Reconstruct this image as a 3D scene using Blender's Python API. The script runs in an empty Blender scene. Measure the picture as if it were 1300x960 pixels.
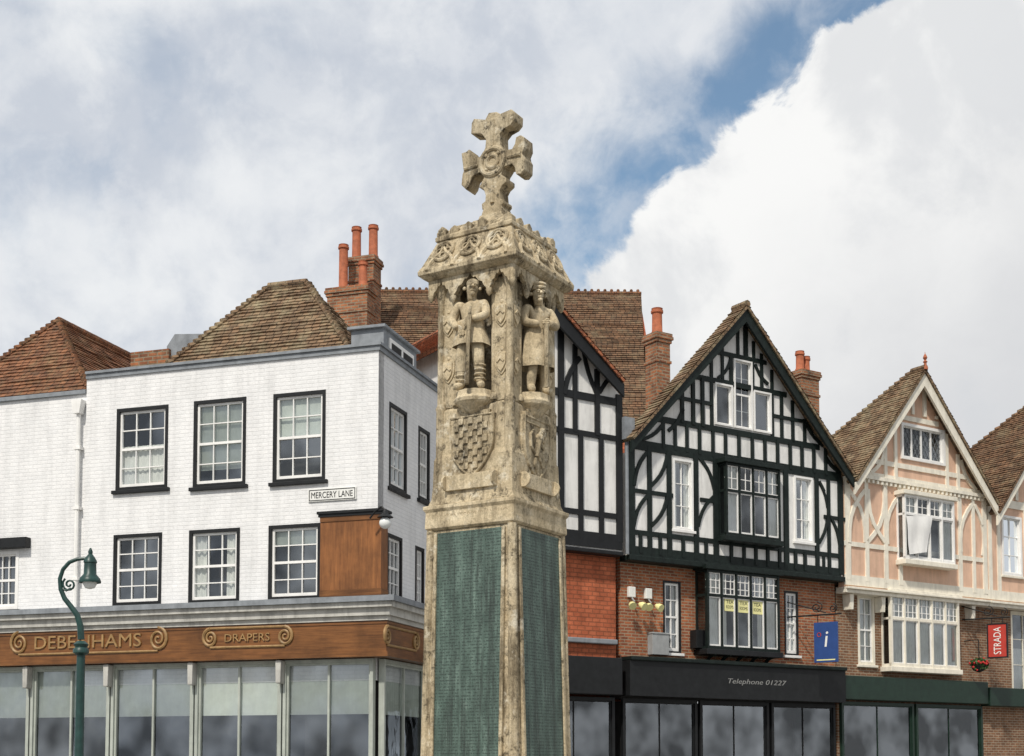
import bpy, bmesh, math, random
from mathutils import Vector, Matrix
from mathutils.geometry import tessellate_polygon
random.seed(7)
S=bpy.context.scene; COL=S.collection
R=math.radians
F=1700.; PITCH=R(3.5); HOR=965.; EYE=1.65
PY=HOR-F*math.tan(PITCH); cp=math.cos(PITCH); sp=math.sin(PITCH)
CAM=Vector((0,0,EYE))
def ray(px,py):
    x=(px-650)/F; y=(PY-py)/F
    return Vector((x,cp-y*sp,sp+y*cp))
class Fr:
    def __init__(s,o,deg):
        a=R(deg); s.deg=deg; s.o=Vector((o[0],o[1],0)); s.u=Vector((math.cos(a),math.sin(a),0)); s.n=Vector((s.u.y,-s.u.x,0))
    def hit(s,px,py,d=0):
        r=ray(px,py); o=s.o+s.n*d
        t=(o-CAM).dot(s.n)/r.dot(s.n); p=CAM+r*t
        return ((p-s.o).dot(s.u),p.z)
    def pt(s,u,z,d=0): return s.o+s.u*u+s.n*d+Vector((0,0,z))
    def rect(s,x0,y0,x1,y1,d=0):
        xm=(x0+x1)/2; ym=(y0+y1)/2
        return (s.hit(x0,ym,d)[0],s.hit(x1,ym,d)[0],s.hit(xm,y1,d)[1],s.hit(xm,y0,d)[1])
ORG={}
class MB:
    def __init__(s): s.v=[]; s.f=[]; s.uv={}
    def add(s,vs,fs):
        b=len(s.v); s.v+=[Vector(v) for v in vs]; s.f+=[tuple(b+i for i in f) for f in fs]; return s
    def hexa(s,p): return s.add(p,[(3,2,1,0),(4,5,6,7),(0,1,5,4),(1,2,6,5),(2,3,7,6),(3,0,4,7)])
    def box(s,fr,u0,u1,z0,z1,d0,d1):
        P=fr.pt
        return s.hexa([P(u0,z0,d1),P(u1,z0,d1),P(u1,z0,d0),P(u0,z0,d0),P(u0,z1,d1),P(u1,z1,d1),P(u1,z1,d0),P(u0,z1,d0)])
    def prism(s,fr,poly,d0,d1):
        n=len(poly)
        tri=tessellate_polygon([[Vector((a,b,0)) for a,b in poly]])
        vs=[fr.pt(a,b,d1) for a,b in poly]+[fr.pt(a,b,d0) for a,b in poly]
        fs=[tuple(t) for t in tri]+[tuple(n+i for i in reversed(t)) for t in tri]
        fs+=[(i,(i+1)%n,n+(i+1)%n,n+i) for i in range(n)]
        return s.add(vs,fs)
    def beam(s,fr,a,b,w,d0,d1):
        a=Vector(a);b=Vector(b);t=(b-a).normalized();q=Vector((-t.y,t.x))*w/2
        return s.prism(fr,[tuple(a-q),tuple(b-q),tuple(b+q),tuple(a+q)],d0,d1)
    def plan(s,pts,z0,z1):
        n=len(pts)
        tri=tessellate_polygon([[Vector((p[0],p[1],0)) for p in pts]])
        vs=[Vector((p[0],p[1],z1)) for p in pts]+[Vector((p[0],p[1],z0)) for p in pts]
        fs=[tuple(t) for t in tri]+[tuple(n+i for i in reversed(t)) for t in tri]+[(i,(i+1)%n,n+(i+1)%n,n+i) for i in range(n)]
        return s.add(vs,fs)
    def tube(s,pts,r,n=8,closed=False):
        pts=[Vector(p) for p in pts]; m=len(pts); rr=r if isinstance(r,(list,tuple)) else [r]*m
        vs=[];fs=[]; prev=None
        for i,p in enumerate(pts):
            if closed: t=pts[(i+1)%m]-pts[i-1]
            else: t=pts[min(i+1,m-1)]-pts[max(i-1,0)]
            t.normalize()
            if prev is None:
                a=Vector((0,0,1)) if abs(t.z)<.9 else Vector((1,0,0))
                x=t.cross(a).normalized()
            else:
                x=(prev-t*prev.dot(t)).normalized()
            prev=x; y=t.cross(x)
            vs+=[p+(x*math.cos(k*2*math.pi/n)+y*math.sin(k*2*math.pi/n))*rr[i] for k in range(n)]
        for i in range(m if closed else m-1):
            j=(i+1)%m
            fs+=[(i*n+k,i*n+(k+1)%n,j*n+(k+1)%n,j*n+k) for k in range(n)]
        if not closed: fs+=[tuple(reversed(range(n))),tuple((m-1)*n+k for k in range(n))]
        return s.add(vs,fs)
    def ring(s,c,a,b,Rr,r,n=14,m=6):
        return s.tube([c+a*Rr*math.cos(i*2*math.pi/n)+b*Rr*math.sin(i*2*math.pi/n) for i in range(n)],r,m,True)
    def lathe(s,c,prof,n=16):
        c=Vector(c);vs=[];m=len(prof)
        for r,z in prof: vs+=[c+Vector((r*math.cos(k*2*math.pi/n),r*math.sin(k*2*math.pi/n),z)) for k in range(n)]
        fs=[(i*n+k,i*n+(k+1)%n,(i+1)*n+(k+1)%n,(i+1)*n+k) for i in range(m-1) for k in range(n)]
        fs+=[tuple(reversed(range(n))),tuple((m-1)*n+k for k in range(n))]
        return s.add(vs,fs)
    def ball(s,c,r,n=10,m=6,sc=(1,1,1)):
        prof=[(max(.001,math.sin(math.pi*i/m))*r,-math.cos(math.pi*i/m)*r*sc[2]) for i in range(m+1)]
        return s.lathe(c,prof,n)
    def loft(s,c,prof,deg):
        f=Fr(c,deg); vs=[]
        for z,h in prof: vs+=[f.pt(-h,z,h),f.pt(h,z,h),f.pt(h,z,-h),f.pt(-h,z,-h)]
        m=len(prof)
        fs=[(i*4+k,i*4+(k+1)%4,i*4+4+(k+1)%4,i*4+4+k) for i in range(m-1) for k in range(4)]
        fs+=[(3,2,1,0),tuple((m-1)*4+k for k in range(4))]
        return s.add(vs,fs)
    def build(s,name,mat,parent=None,smooth=False,bevel=0,label=None,org=None):
        o_=ORG[parent.name] if parent else (Vector(org) if org else Vector((0,0,0)))
        me=bpy.data.meshes.new(name)
        me.from_pydata([v-o_ for v in s.v],[],s.f)
        bm=bmesh.new(); bm.from_mesh(me); bmesh.ops.recalc_face_normals(bm,faces=bm.faces)
        uvl=bm.loops.layers.uv.new('UVMap'); bm.faces.ensure_lookup_table()
        for i,fc in enumerate(bm.faces):
            if i in s.uv:
                dd=s.uv[i]; idx=s.f[i]
                for lp in fc.loops: lp[uvl].uv=dd[idx.index(lp.vert.index)]
                continue
            n=fc.normal.copy()
            if n.y>0.001 or (abs(n.y)<=.001 and n.x>0): n=-n
            if abs(n.z)>.97: t=Vector((1,0,0)); b=Vector((0,1,0))
            else:
                t=Vector((0,0,1)).cross(n).normalized(); b=n.cross(t)
            for lp in fc.loops:
                p=lp.vert.co+o_; lp[uvl].uv=(p.dot(t),p.dot(b))
        bm.to_mesh(me); bm.free()
        if smooth:
            me.polygons.foreach_set('use_smooth',[True]*len(me.polygons)); me.set_sharp_from_angle(angle=R(42))
        me.materials.append(mat)
        o=bpy.data.objects.new(name,me); COL.objects.link(o)
        if parent: o.parent=parent
        else: o.location=o_
        ORG[o.name]=o_
        if bevel:
            m=o.modifiers.new('Bevel','BEVEL'); m.width=bevel; m.segments=2; m.limit_method='ANGLE'; m.angle_limit=R(35)
        if label: o['label']=label
        return o
def root(name,label,cat,loc,group=None,kind=None):
    o=bpy.data.objects.new(name,None); COL.objects.link(o); o.location=loc; o.empty_display_size=.3
    ORG[o.name]=Vector(loc); tag(o,label,cat,group,kind); return o
def tag(o,label=None,cat=None,group=None,kind=None):
    if label:o['label']=label
    if cat:o['category']=cat
    if group:o['group']=group
    if kind:o['kind']=kind
    return o
# ------------------------------------------------------------ materials
def base(name):
    m=bpy.data.materials.new(name); m.use_nodes=True; nt=m.node_tree
    return m,nt,nt.nodes['Principled BSDF']
def N(nt,t,**k):
    n=nt.nodes.new(t)
    for a,b in k.items(): setattr(n,a,b)
    return n
def c4(c): return (c[0],c[1],c[2],1)
def noise(nt,scale,detail=5,rough=.6,stretch=None,src='pos'):
    n=N(nt,'ShaderNodeTexNoise'); n.inputs['Scale'].default_value=scale; n.inputs['Detail'].default_value=detail; n.inputs['Roughness'].default_value=rough
    g=N(nt,'ShaderNodeNewGeometry'); out=g.outputs['Position']
    if stretch:
        mp=N(nt,'ShaderNodeMapping'); mp.inputs['Scale'].default_value=stretch; nt.links.new(out,mp.inputs['Vector']); out=mp.outputs['Vector']
    nt.links.new(out,n.inputs['Vector']); return n.outputs['Fac']
def ramp(nt,fac,stops):
    r=N(nt,'ShaderNodeValToRGB'); e=r.color_ramp.elements
    e[0].position,e[0].color=stops[0][0],c4(stops[0][1]); e[1].position,e[1].color=stops[-1][0],c4(stops[-1][1])
    for p,c in stops[1:-1]:
        q=e.new(p); q.color=c4(c)
    nt.links.new(fac,r.inputs['Fac']); return r.outputs['Color']
def mix(nt,fac,a,b,mode='MIX'):
    m=N(nt,'ShaderNodeMix',data_type='RGBA',blend_type=mode)
    for i,v in ((0,fac),(6,a),(7,b)):
        if hasattr(v,'links'): nt.links.new(v,m.inputs[i])
        elif i==0: m.inputs[0].default_value=v
        else: m.inputs[i].default_value=c4(v)
    return m.outputs[2]
def g(v): return (v,v,v)
def bumpn(nt,h,strength,dist,prev=None):
    b=N(nt,'ShaderNodeBump'); b.inputs['Strength'].default_value=strength; b.inputs['Distance'].default_value=dist
    nt.links.new(h,b.inputs['Height'])
    if prev: nt.links.new(prev,b.inputs['Normal'])
    return b.outputs['Normal']
def plain(name,c,rough=.6,var=.15,scale=5,bump=.2,bscale=40,metal=0,dirt=.25,spec=.4):
    m,nt,b=base(name)
    lo=tuple(x*(1-var) for x in c); hi=tuple(min(1,x*(1+var)) for x in c)
    col=ramp(nt,noise(nt,scale,6),[(.3,lo),(.7,hi)])
    if dirt:
        st=ramp(nt,noise(nt,1,6,.65,(5,5,.9)),[(.45,g(1)),(.75,g(1-dirt))])
        col=mix(nt,1.,col,st,'MULTIPLY')
    nt.links.new(col,b.inputs['Base Color']); b.inputs['Roughness'].default_value=rough; b.inputs['Metallic'].default_value=metal
    b.inputs['Specular IOR Level'].default_value=spec
    if bump: nt.links.new(bumpn(nt,noise(nt,bscale,4),bump,.01),b.inputs['Normal'])
    return m
def brickm(name,c1,c2,mo,w=.225,h=.075,ms=.011,bump=.6,dist=.012,rough=.85,moss=None,dirt=.3,bias=0,var=.35,wob=.004):
    m,nt,b=base(name)
    uv=N(nt,'ShaderNodeUVMap')
    nz=N(nt,'ShaderNodeTexNoise'); nz.inputs['Scale'].default_value=4; nz.inputs['Detail'].default_value=3
    nt.links.new(uv.outputs['UV'],nz.inputs['Vector'])
    va=N(nt,'ShaderNodeVectorMath',operation='MULTIPLY_ADD'); va.inputs[1].default_value=(wob*3,wob*3,0)
    nt.links.new(nz.outputs['Color'],va.inputs[0]); nt.links.new(uv.outputs['UV'],va.inputs[2])
    bt=N(nt,'ShaderNodeTexBrick'); bt.inputs['Scale'].default_value=1; bt.inputs['Brick Width'].default_value=w; bt.inputs['Row Height'].default_value=h
    bt.inputs['Mortar Size'].default_value=ms; bt.inputs['Mortar Smooth'].default_value=.3; bt.inputs['Bias'].default_value=bias; bt.offset=.5
    nt.links.new(va.outputs[0],bt.inputs['Vector'])
    bt.inputs['Color1'].default_value=c4(c1); bt.inputs['Color2'].default_value=c4(c2); bt.inputs['Mortar'].default_value=c4(mo)
    col=bt.outputs['Color']
    v=ramp(nt,noise(nt,3.1,7,.7),[(.3,g(1-var)),(.7,g(1+var*.4))])
    col=mix(nt,1.,col,v,'MULTIPLY')
    if moss:
        for mc,sc,lo,hi in moss:
            f=ramp(nt,noise(nt,sc,7,.75),[(lo,g(0)),(hi,g(1))])
            col=mix(nt,f,col,mc)
    if dirt:
        st=ramp(nt,noise(nt,1,6,.65,(4,4,.6)),[(.45,g(1)),(.8,g(1-dirt))]); col=mix(nt,1.,col,st,'MULTIPLY')
    nt.links.new(col,b.inputs['Base Color']); b.inputs['Roughness'].default_value=rough; b.inputs['Specular IOR Level'].default_value=.25
    inv=N(nt,'ShaderNodeMath',operation='SUBTRACT'); inv.inputs[0].default_value=1; nt.links.new(bt.outputs['Fac'],inv.inputs[1])
    n1=bumpn(nt,inv.outputs[0],bump,dist); n2=bumpn(nt,noise(nt,22,5,.7),.45,.015,n1)
    nt.links.new(n2,b.inputs['Normal']); return m
M={}
M['white_brick']=brickm('white_brick',(.84,.835,.825),(.795,.795,.79),(.77,.77,.765),bump=.42,dirt=.2,var=.08,wob=.006)
M['red_brick']=brickm('red_brick',(.46,.155,.065),(.26,.085,.045),(.38,.28,.19),ms=.014,bump=.6)
M['bright_brick']=brickm('bright_brick',(.55,.16,.075),(.46,.125,.058),(.33,.11,.055),w=.22,h=.105,ms=.013,bump=.8,dist=.02,var=.35)
M['brown_brick']=brickm('brown_brick',(.30,.15,.08),(.19,.095,.055),(.36,.28,.2),ms=.014)
M['chimney_brick']=brickm('chimney_brick',(.48,.19,.085),(.22,.09,.05),(.32,.25,.17),w=.24,h=.09,ms=.018,moss=[((.05,.045,.035),2.5,.52,.78)])
TM=[((.27,.20,.11),2.3,.50,.80),((.07,.055,.04),4.5,.52,.70)]
M['tile']=brickm('roof_tile',(.235,.13,.072),(.135,.082,.05),(.03,.022,.016),w=.17,h=.13,ms=.009,bump=.9,moss=[((.27,.215,.13),2.3,.48,.78),((.07,.055,.04),4.5,.54,.72)],wob=0)
M['tile_or']=brickm('roof_tile_russet',(.31,.14,.07),(.18,.085,.048),(.04,.025,.018),w=.17,h=.13,ms=.009,bump=.9,moss=TM,wob=0)
M['tile2']=brickm('roof_tile_brown',(.29,.185,.108),(.165,.11,.068),(.05,.036,.025),w=.17,h=.13,ms=.009,bump=.9,moss=[((.37,.32,.20),2.0,.46,.74),((.08,.06,.045),5,.56,.73)],wob=0)
M['tile_red']=brickm('roof_tile_red',(.46,.165,.08),(.26,.095,.05),(.06,.03,.02),w=.17,h=.13,ms=.01,bump=.9,moss=[((.17,.11,.06),3.5,.5,.75)],wob=0)
M['lead']=plain('lead_grey',(.24,.26,.28),.6,.2)
M['black']=plain('black_paint',(.011,.012,.013),.5,.3,bump=.15,dirt=0,spec=.3)
M['greenblack']=plain('green_black_paint',(.009,.015,.013),.55,.4,8,bump=.4,bscale=18,dirt=0,spec=.25)
M['white']=plain('white_paint',(.84,.83,.80),.5,.05,dirt=.15)
M['cream']=plain('cream_paint',(.82,.77,.65),.55,.08,dirt=.25)
M['plaster']=plain('white_plaster',(.80,.79,.76),.85,.08,2,bump=.35,bscale=9,dirt=.3)
M['pink']=plain('pink_plaster',(.71,.47,.335),.85,.1,2,bump=.3,bscale=10,dirt=.25)
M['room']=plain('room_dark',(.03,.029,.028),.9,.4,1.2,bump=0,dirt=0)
M['curtain']=plain('curtain_cloth',(.72,.72,.68),.9,.1,dirt=.1,bump=0)
M['blind']=plain('blind_cloth',(.56,.60,.54),.9,.1,dirt=.1,bump=0)
M['terracotta']=plain('terracotta',(.42,.13,.06),.75,.3,6)
M['lampgreen']=plain('lamp_green',(.016,.05,.044),.4,.3,12,bump=.1,dirt=0)
M['gold']=plain('gilded_letter',(.32,.195,.08),.5,.3,10,bump=0,dirt=.2)
M['blue']=plain('sign_blue',(.025,.065,.22),.45,.1,dirt=.1)
M['red']=plain('sign_red',(.46,.045,.03),.45,.1,dirt=.1)
M['yellow']=plain('notice_yellow',(.80,.76,.36),.7,.08,dirt=.1,bump=0)
M['grey']=plain('grey_metal',(.32,.33,.33),.5,.1)
M['signwhite']=plain('sign_white',(.80,.80,.76),.45,.05,dirt=.1,bump=0)
M['faint']=plain('faint_letter',(.26,.26,.25),.5,.1,dirt=.1,bump=0)
M['leaf']=plain('leaf_green',(.05,.10,.03),.6,.4,30,bump=0,dirt=0)
M['flower']=plain('flower_red',(.5,.03,.03),.6,.3,30,bump=0,dirt=0)
M['paving']=plain('paving_stone',(.22,.21,.19),.85,.2)
M['asphalt']=plain('asphalt',(.06,.06,.06),.9,.2)
M['darkgreen']=plain('shop_green',(.012,.03,.02),.45,.2,dirt=0)
M['globe']=plain('lamp_glass',(.78,.80,.78),.2,.04,bump=0,dirt=.1)
M['cornice']=plain('cornice_stone',(.50,.49,.45),.8,.15,dirt=.5)
M['palegreen']=plain('pale_shop_paint',(.42,.45,.40),.5,.1,dirt=.3)
def woodm(name,c1,c2,sc=(1.2,1.2,18),rough=.45):
    m,nt,b=base(name)
    col=ramp(nt,noise(nt,2,8,.7,sc),[(.3,c1),(.7,c2)])
    st=ramp(nt,noise(nt,1.6,5,.6),[(.4,g(1)),(.75,g(.45))]); col=mix(nt,1.,col,st,'MULTIPLY')
    nt.links.new(col,b.inputs['Base Color']); b.inputs['Roughness'].default_value=rough; b.inputs['Specular IOR Level'].default_value=.35
    return m
M['wood']=woodm('orange_wood',(.17,.063,.02),(.36,.145,.045),(9,9,.7))
M['fascia']=woodm('varnished_wood',(.115,.046,.015),(.28,.118,.037),(.8,.8,14),.3)
M['shopwood']=woodm('dark_shop_wood',(.05,.022,.01),(.10,.045,.02),(.8,.8,8))
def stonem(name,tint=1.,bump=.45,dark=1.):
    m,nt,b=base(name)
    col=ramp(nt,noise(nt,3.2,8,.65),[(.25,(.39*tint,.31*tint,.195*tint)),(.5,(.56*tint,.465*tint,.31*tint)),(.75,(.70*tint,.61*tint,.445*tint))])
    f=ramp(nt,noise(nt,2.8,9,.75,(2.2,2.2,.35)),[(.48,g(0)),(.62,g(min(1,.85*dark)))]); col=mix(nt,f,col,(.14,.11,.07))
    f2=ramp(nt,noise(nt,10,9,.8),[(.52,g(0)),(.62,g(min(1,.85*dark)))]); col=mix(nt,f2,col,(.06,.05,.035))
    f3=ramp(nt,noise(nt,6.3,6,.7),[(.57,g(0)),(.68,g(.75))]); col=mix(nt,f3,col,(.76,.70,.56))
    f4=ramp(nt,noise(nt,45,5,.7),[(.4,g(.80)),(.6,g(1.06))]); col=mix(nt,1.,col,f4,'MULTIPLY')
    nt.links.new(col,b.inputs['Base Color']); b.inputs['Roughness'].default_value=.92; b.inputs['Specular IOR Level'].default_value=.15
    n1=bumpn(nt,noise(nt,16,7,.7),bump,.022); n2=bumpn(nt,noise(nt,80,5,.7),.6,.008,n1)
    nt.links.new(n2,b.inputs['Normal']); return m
M['stone']=stonem('weathered_stone'); M['stone_dark']=stonem('stained_stone',.88,.55,1.12); M['stone_pale']=stonem('pale_stone',1.12,.35,.55)
M['stone_shaded']=stonem('niche_shade_stone',.5,.6)  # same stone with a darker tint, shade of the recess put into the colour
M['carved']=plain('carved_letter',(.36,.285,.18),.9,.25,20,dirt=0)
def bronzem():
    m,nt,b=base('verdigris_bronze'); uv=N(nt,'ShaderNodeUVMap')
    bt=N(nt,'ShaderNodeTexBrick'); bt.inputs['Scale'].default_value=1; bt.inputs['Brick Width'].default_value=.25; bt.inputs['Row Height'].default_value=.03; bt.inputs['Mortar Size'].default_value=.009; bt.inputs['Mortar Smooth'].default_value=.2; bt.offset=0
    nt.links.new(uv.outputs['UV'],bt.inputs['Vector'])
    mp=N(nt,'ShaderNodeMapping'); mp.inputs['Scale'].default_value=(60,33,1); nt.links.new(uv.outputs['UV'],mp.inputs['Vector'])
    nz=N(nt,'ShaderNodeTexNoise'); nz.inputs['Scale'].default_value=1; nz.inputs['Detail'].default_value=2; nt.links.new(mp.outputs['Vector'],nz.inputs['Vector'])
    lt=ramp(nt,nz.outputs['Fac'],[(.44,g(0)),(.52,g(1))])
    inv=N(nt,'ShaderNodeMath',operation='SUBTRACT'); inv.inputs[0].default_value=1; nt.links.new(bt.outputs['Fac'],inv.inputs[1])
    h=mix(nt,1.,lt,inv.outputs[0],'MULTIPLY')
    col=ramp(nt,noise(nt,4.5,9,.75,(1.6,1.6,.6)),[(.3,(.035,.058,.047)),(.46,(.07,.11,.09)),(.58,(.105,.16,.132)),(.74,(.22,.29,.25))])
    f=ramp(nt,noise(nt,2,8,.78,(6,6,.25)),[(.48,g(0)),(.62,g(.85))]); col=mix(nt,f,col,(.028,.038,.032))
    f=ramp(nt,noise(nt,2.6,8,.78,(7,7,.22)),[(.56,g(0)),(.68,g(.6))]); col=mix(nt,f,col,(.20,.28,.235))
    col=mix(nt,h,col,mix(nt,.6,col,(.018,.028,.024)))
    nt.links.new(col,b.inputs['Base Color']); b.inputs['Roughness'].default_value=.55; b.inputs['Metallic'].default_value=.1
    nt.links.new(bumpn(nt,h,.45,.006),b.inputs['Normal']); return m
M['bronze']=bronzem()
def glassm(name,lo,hi):
    m=bpy.data.materials.new(name); m.use_nodes=True; nt=m.node_tree; nt.nodes.clear()
    o=N(nt,'ShaderNodeOutputMaterial'); t=N(nt,'ShaderNodeBsdfTransparent'); t.inputs[0].default_value=(.88,.90,.89,1)
    gl=N(nt,'ShaderNodeBsdfGlossy'); gl.inputs['Roughness'].default_value=.03; gl.inputs['Color'].default_value=(.85,.9,.94,1)
    bp=bumpn(nt,noise(nt,1.6,2),.08,.05); nt.links.new(bp,gl.inputs['Normal'])
    lw=N(nt,'ShaderNodeLayerWeight'); lw.inputs['Blend'].default_value=.25
    pt=ramp(nt,noise(nt,.9,2),[(.38,g(lo)),(.62,g(hi))])
    ad=N(nt,'ShaderNodeMath',operation='ADD'); nt.links.new(pt,ad.inputs[1]); nt.links.new(lw.outputs['Fresnel'],ad.inputs[0])
    mx=N(nt,'ShaderNodeMixShader'); nt.links.new(ad.outputs[0],mx.inputs[0]); nt.links.new(t.outputs[0],mx.inputs[1]); nt.links.new(gl.outputs[0],mx.inputs[2])
    nt.links.new(mx.outputs[0],o.inputs[0]); return m
M['glass']=glassm('window_glass',.06,.24)
# ------------------------------------------------------------ building helpers
def wall(mb,fr,outer,holes,d,t=.3,reveal=.16):
    polys=[[Vector((u,z,0)) for u,z in outer]]+[[Vector(q) for q in ((a,c,0),(b,c,0),(b,e,0),(a,e,0))] for a,b,c,e in holes]
    flat=[p for q in polys for p in q]
    mb.add([fr.pt(p.x,p.y,d) for p in flat],[tuple(x) for x in tessellate_polygon(polys)])
    for k,q in enumerate(polys):
        n=len(q); dd=t if k==0 else reveal
        for i in range(n):
            a=q[i];b=q[(i+1)%n]
            mb.add([fr.pt(a.x,a.y,d),fr.pt(b.x,b.y,d),fr.pt(b.x,b.y,d-dd),fr.pt(a.x,a.y,d-dd)],[(0,1,2,3)])
def cloth(mb,fr,u0,u1,z0,z1,d,amp=.02,wl=.11):
    n=max(4,int((u1-u0)/wl*4)); vs=[];fs=[]
    for i in range(n+1):
        u=u0+(u1-u0)*i/n; dd=d+amp*math.sin(i*math.pi/2+.4)
        vs+=[fr.pt(u,z0,dd),fr.pt(u,z1,dd)]
    fs=[(2*i,2*i+2,2*i+3,2*i+1) for i in range(n)]
    mb.add(vs,fs)
def curtains(parent,fr,u0,u1,z0,z1,d,kind):
    if not kind: return
    mb=MB(); w=u1-u0; h=z1-z0
    if kind=='sides': cloth(mb,fr,u0,u0+w*.28,z0,z1,d); cloth(mb,fr,u1-w*.28,u1,z0,z1,d)
    elif kind=='left': cloth(mb,fr,u0,u0+w*.4,z0,z1,d)
    elif kind=='net': cloth(mb,fr,u0,u1,z0,z1,d,.015)
    elif kind=='half': cloth(mb,fr,u0,u1,z0,z0+h*.55,d,.012)
    elif kind=='blind': cloth(mb,fr,u0,u1,z1-h*.48,z1,d,.002)
    elif kind=='blindlow': cloth(mb,fr,u0,u1,z1-h*.82,z1,d,.002)
    elif kind=='top': cloth(mb,fr,u0,u1,z1-h*.25,z1,d,.002)
    elif kind=='shop': cloth(mb,fr,u0,u1,z1-h*.34,z1,d,.002)
    bl='blind' in kind or kind in('top','shop')
    mb.build('blind' if bl else 'curtain',M['blind'] if bl else M['curtain'],parent)
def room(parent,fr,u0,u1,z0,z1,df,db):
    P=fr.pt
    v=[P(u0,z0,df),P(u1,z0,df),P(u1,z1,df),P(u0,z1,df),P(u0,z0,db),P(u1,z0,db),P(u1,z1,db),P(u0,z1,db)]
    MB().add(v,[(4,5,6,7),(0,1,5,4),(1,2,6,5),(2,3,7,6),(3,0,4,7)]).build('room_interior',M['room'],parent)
def window(parent,fr,rect,cols,rows,fm,bm,fw=.07,sw=.035,bw=.02,d=0,rec=.09,sill=None,curt=None,split=True,proud=.012,depth=.5,name='window',label=None):
    u0,u1,z0,z1=rect; u0-=.004;u1+=.004;z0-=.004;z1+=.004
    f=MB(); a,b=d-rec,d+proud
    f.box(fr,u0,u0+fw,z0,z1,a,b).box(fr,u1-fw,u1,z0,z1,a,b).box(fr,u0+fw,u1-fw,z1-fw,z1,a,b-.002).box(fr,u0+fw,u1-fw,z0,z0+fw,a,b-.002)
    w=f.build(name,fm,parent,label=label)
    a0,a1,b0,b1=u0+fw,u1-fw,z0+fw,z1-fw
    s=MB(); e0=d-rec+.005; e1=d-.03
    s.box(fr,a0,a0+sw,b0,b1,e0,e1).box(fr,a1-sw,a1,b0,b1,e0,e1).box(fr,a0+sw,a1-sw,b0,b0+sw*1.4,e0,e1-.002).box(fr,a0+sw,a1-sw,b1-sw,b1,e0,e1-.002)
    mid=(b0+b1)/2
    if split: s.box(fr,a0+sw,a1-sw,mid-.024,mid+.024,e0,e1+.004)
    for i in range(1,cols):
        u=a0+sw+(a1-a0-2*sw)*i/cols; s.box(fr,u-bw/2,u+bw/2,b0+sw,b1-sw,e0+.01,e1-.006)
    for j in range(1,rows):
        if split and j*2==rows: continue
        z=b0+(b1-b0)*j/rows; s.box(fr,a0+sw,a1-sw,z-bw/2,z+bw/2,e0+.01,e1-.01)
    s.build('sash',bm,w)
    pd=d-rec+.022
    MB().add([fr.pt(a0,b0,pd),fr.pt(a1,b0,pd),fr.pt(a1,b1,pd),fr.pt(a0,b1,pd)],[(0,1,2,3)]).build('pane',M['glass'],w)
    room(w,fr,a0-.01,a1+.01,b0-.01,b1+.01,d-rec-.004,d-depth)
    curtains(w,fr,a0,a1,b0,b1,d-rec-.03,curt)
    if sill: MB().box(fr,u0-.06,u1+.06,z0-.07,z0-.001,d-.02,d+.07).build('sill',sill,w,bevel=.008)
    return w
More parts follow.
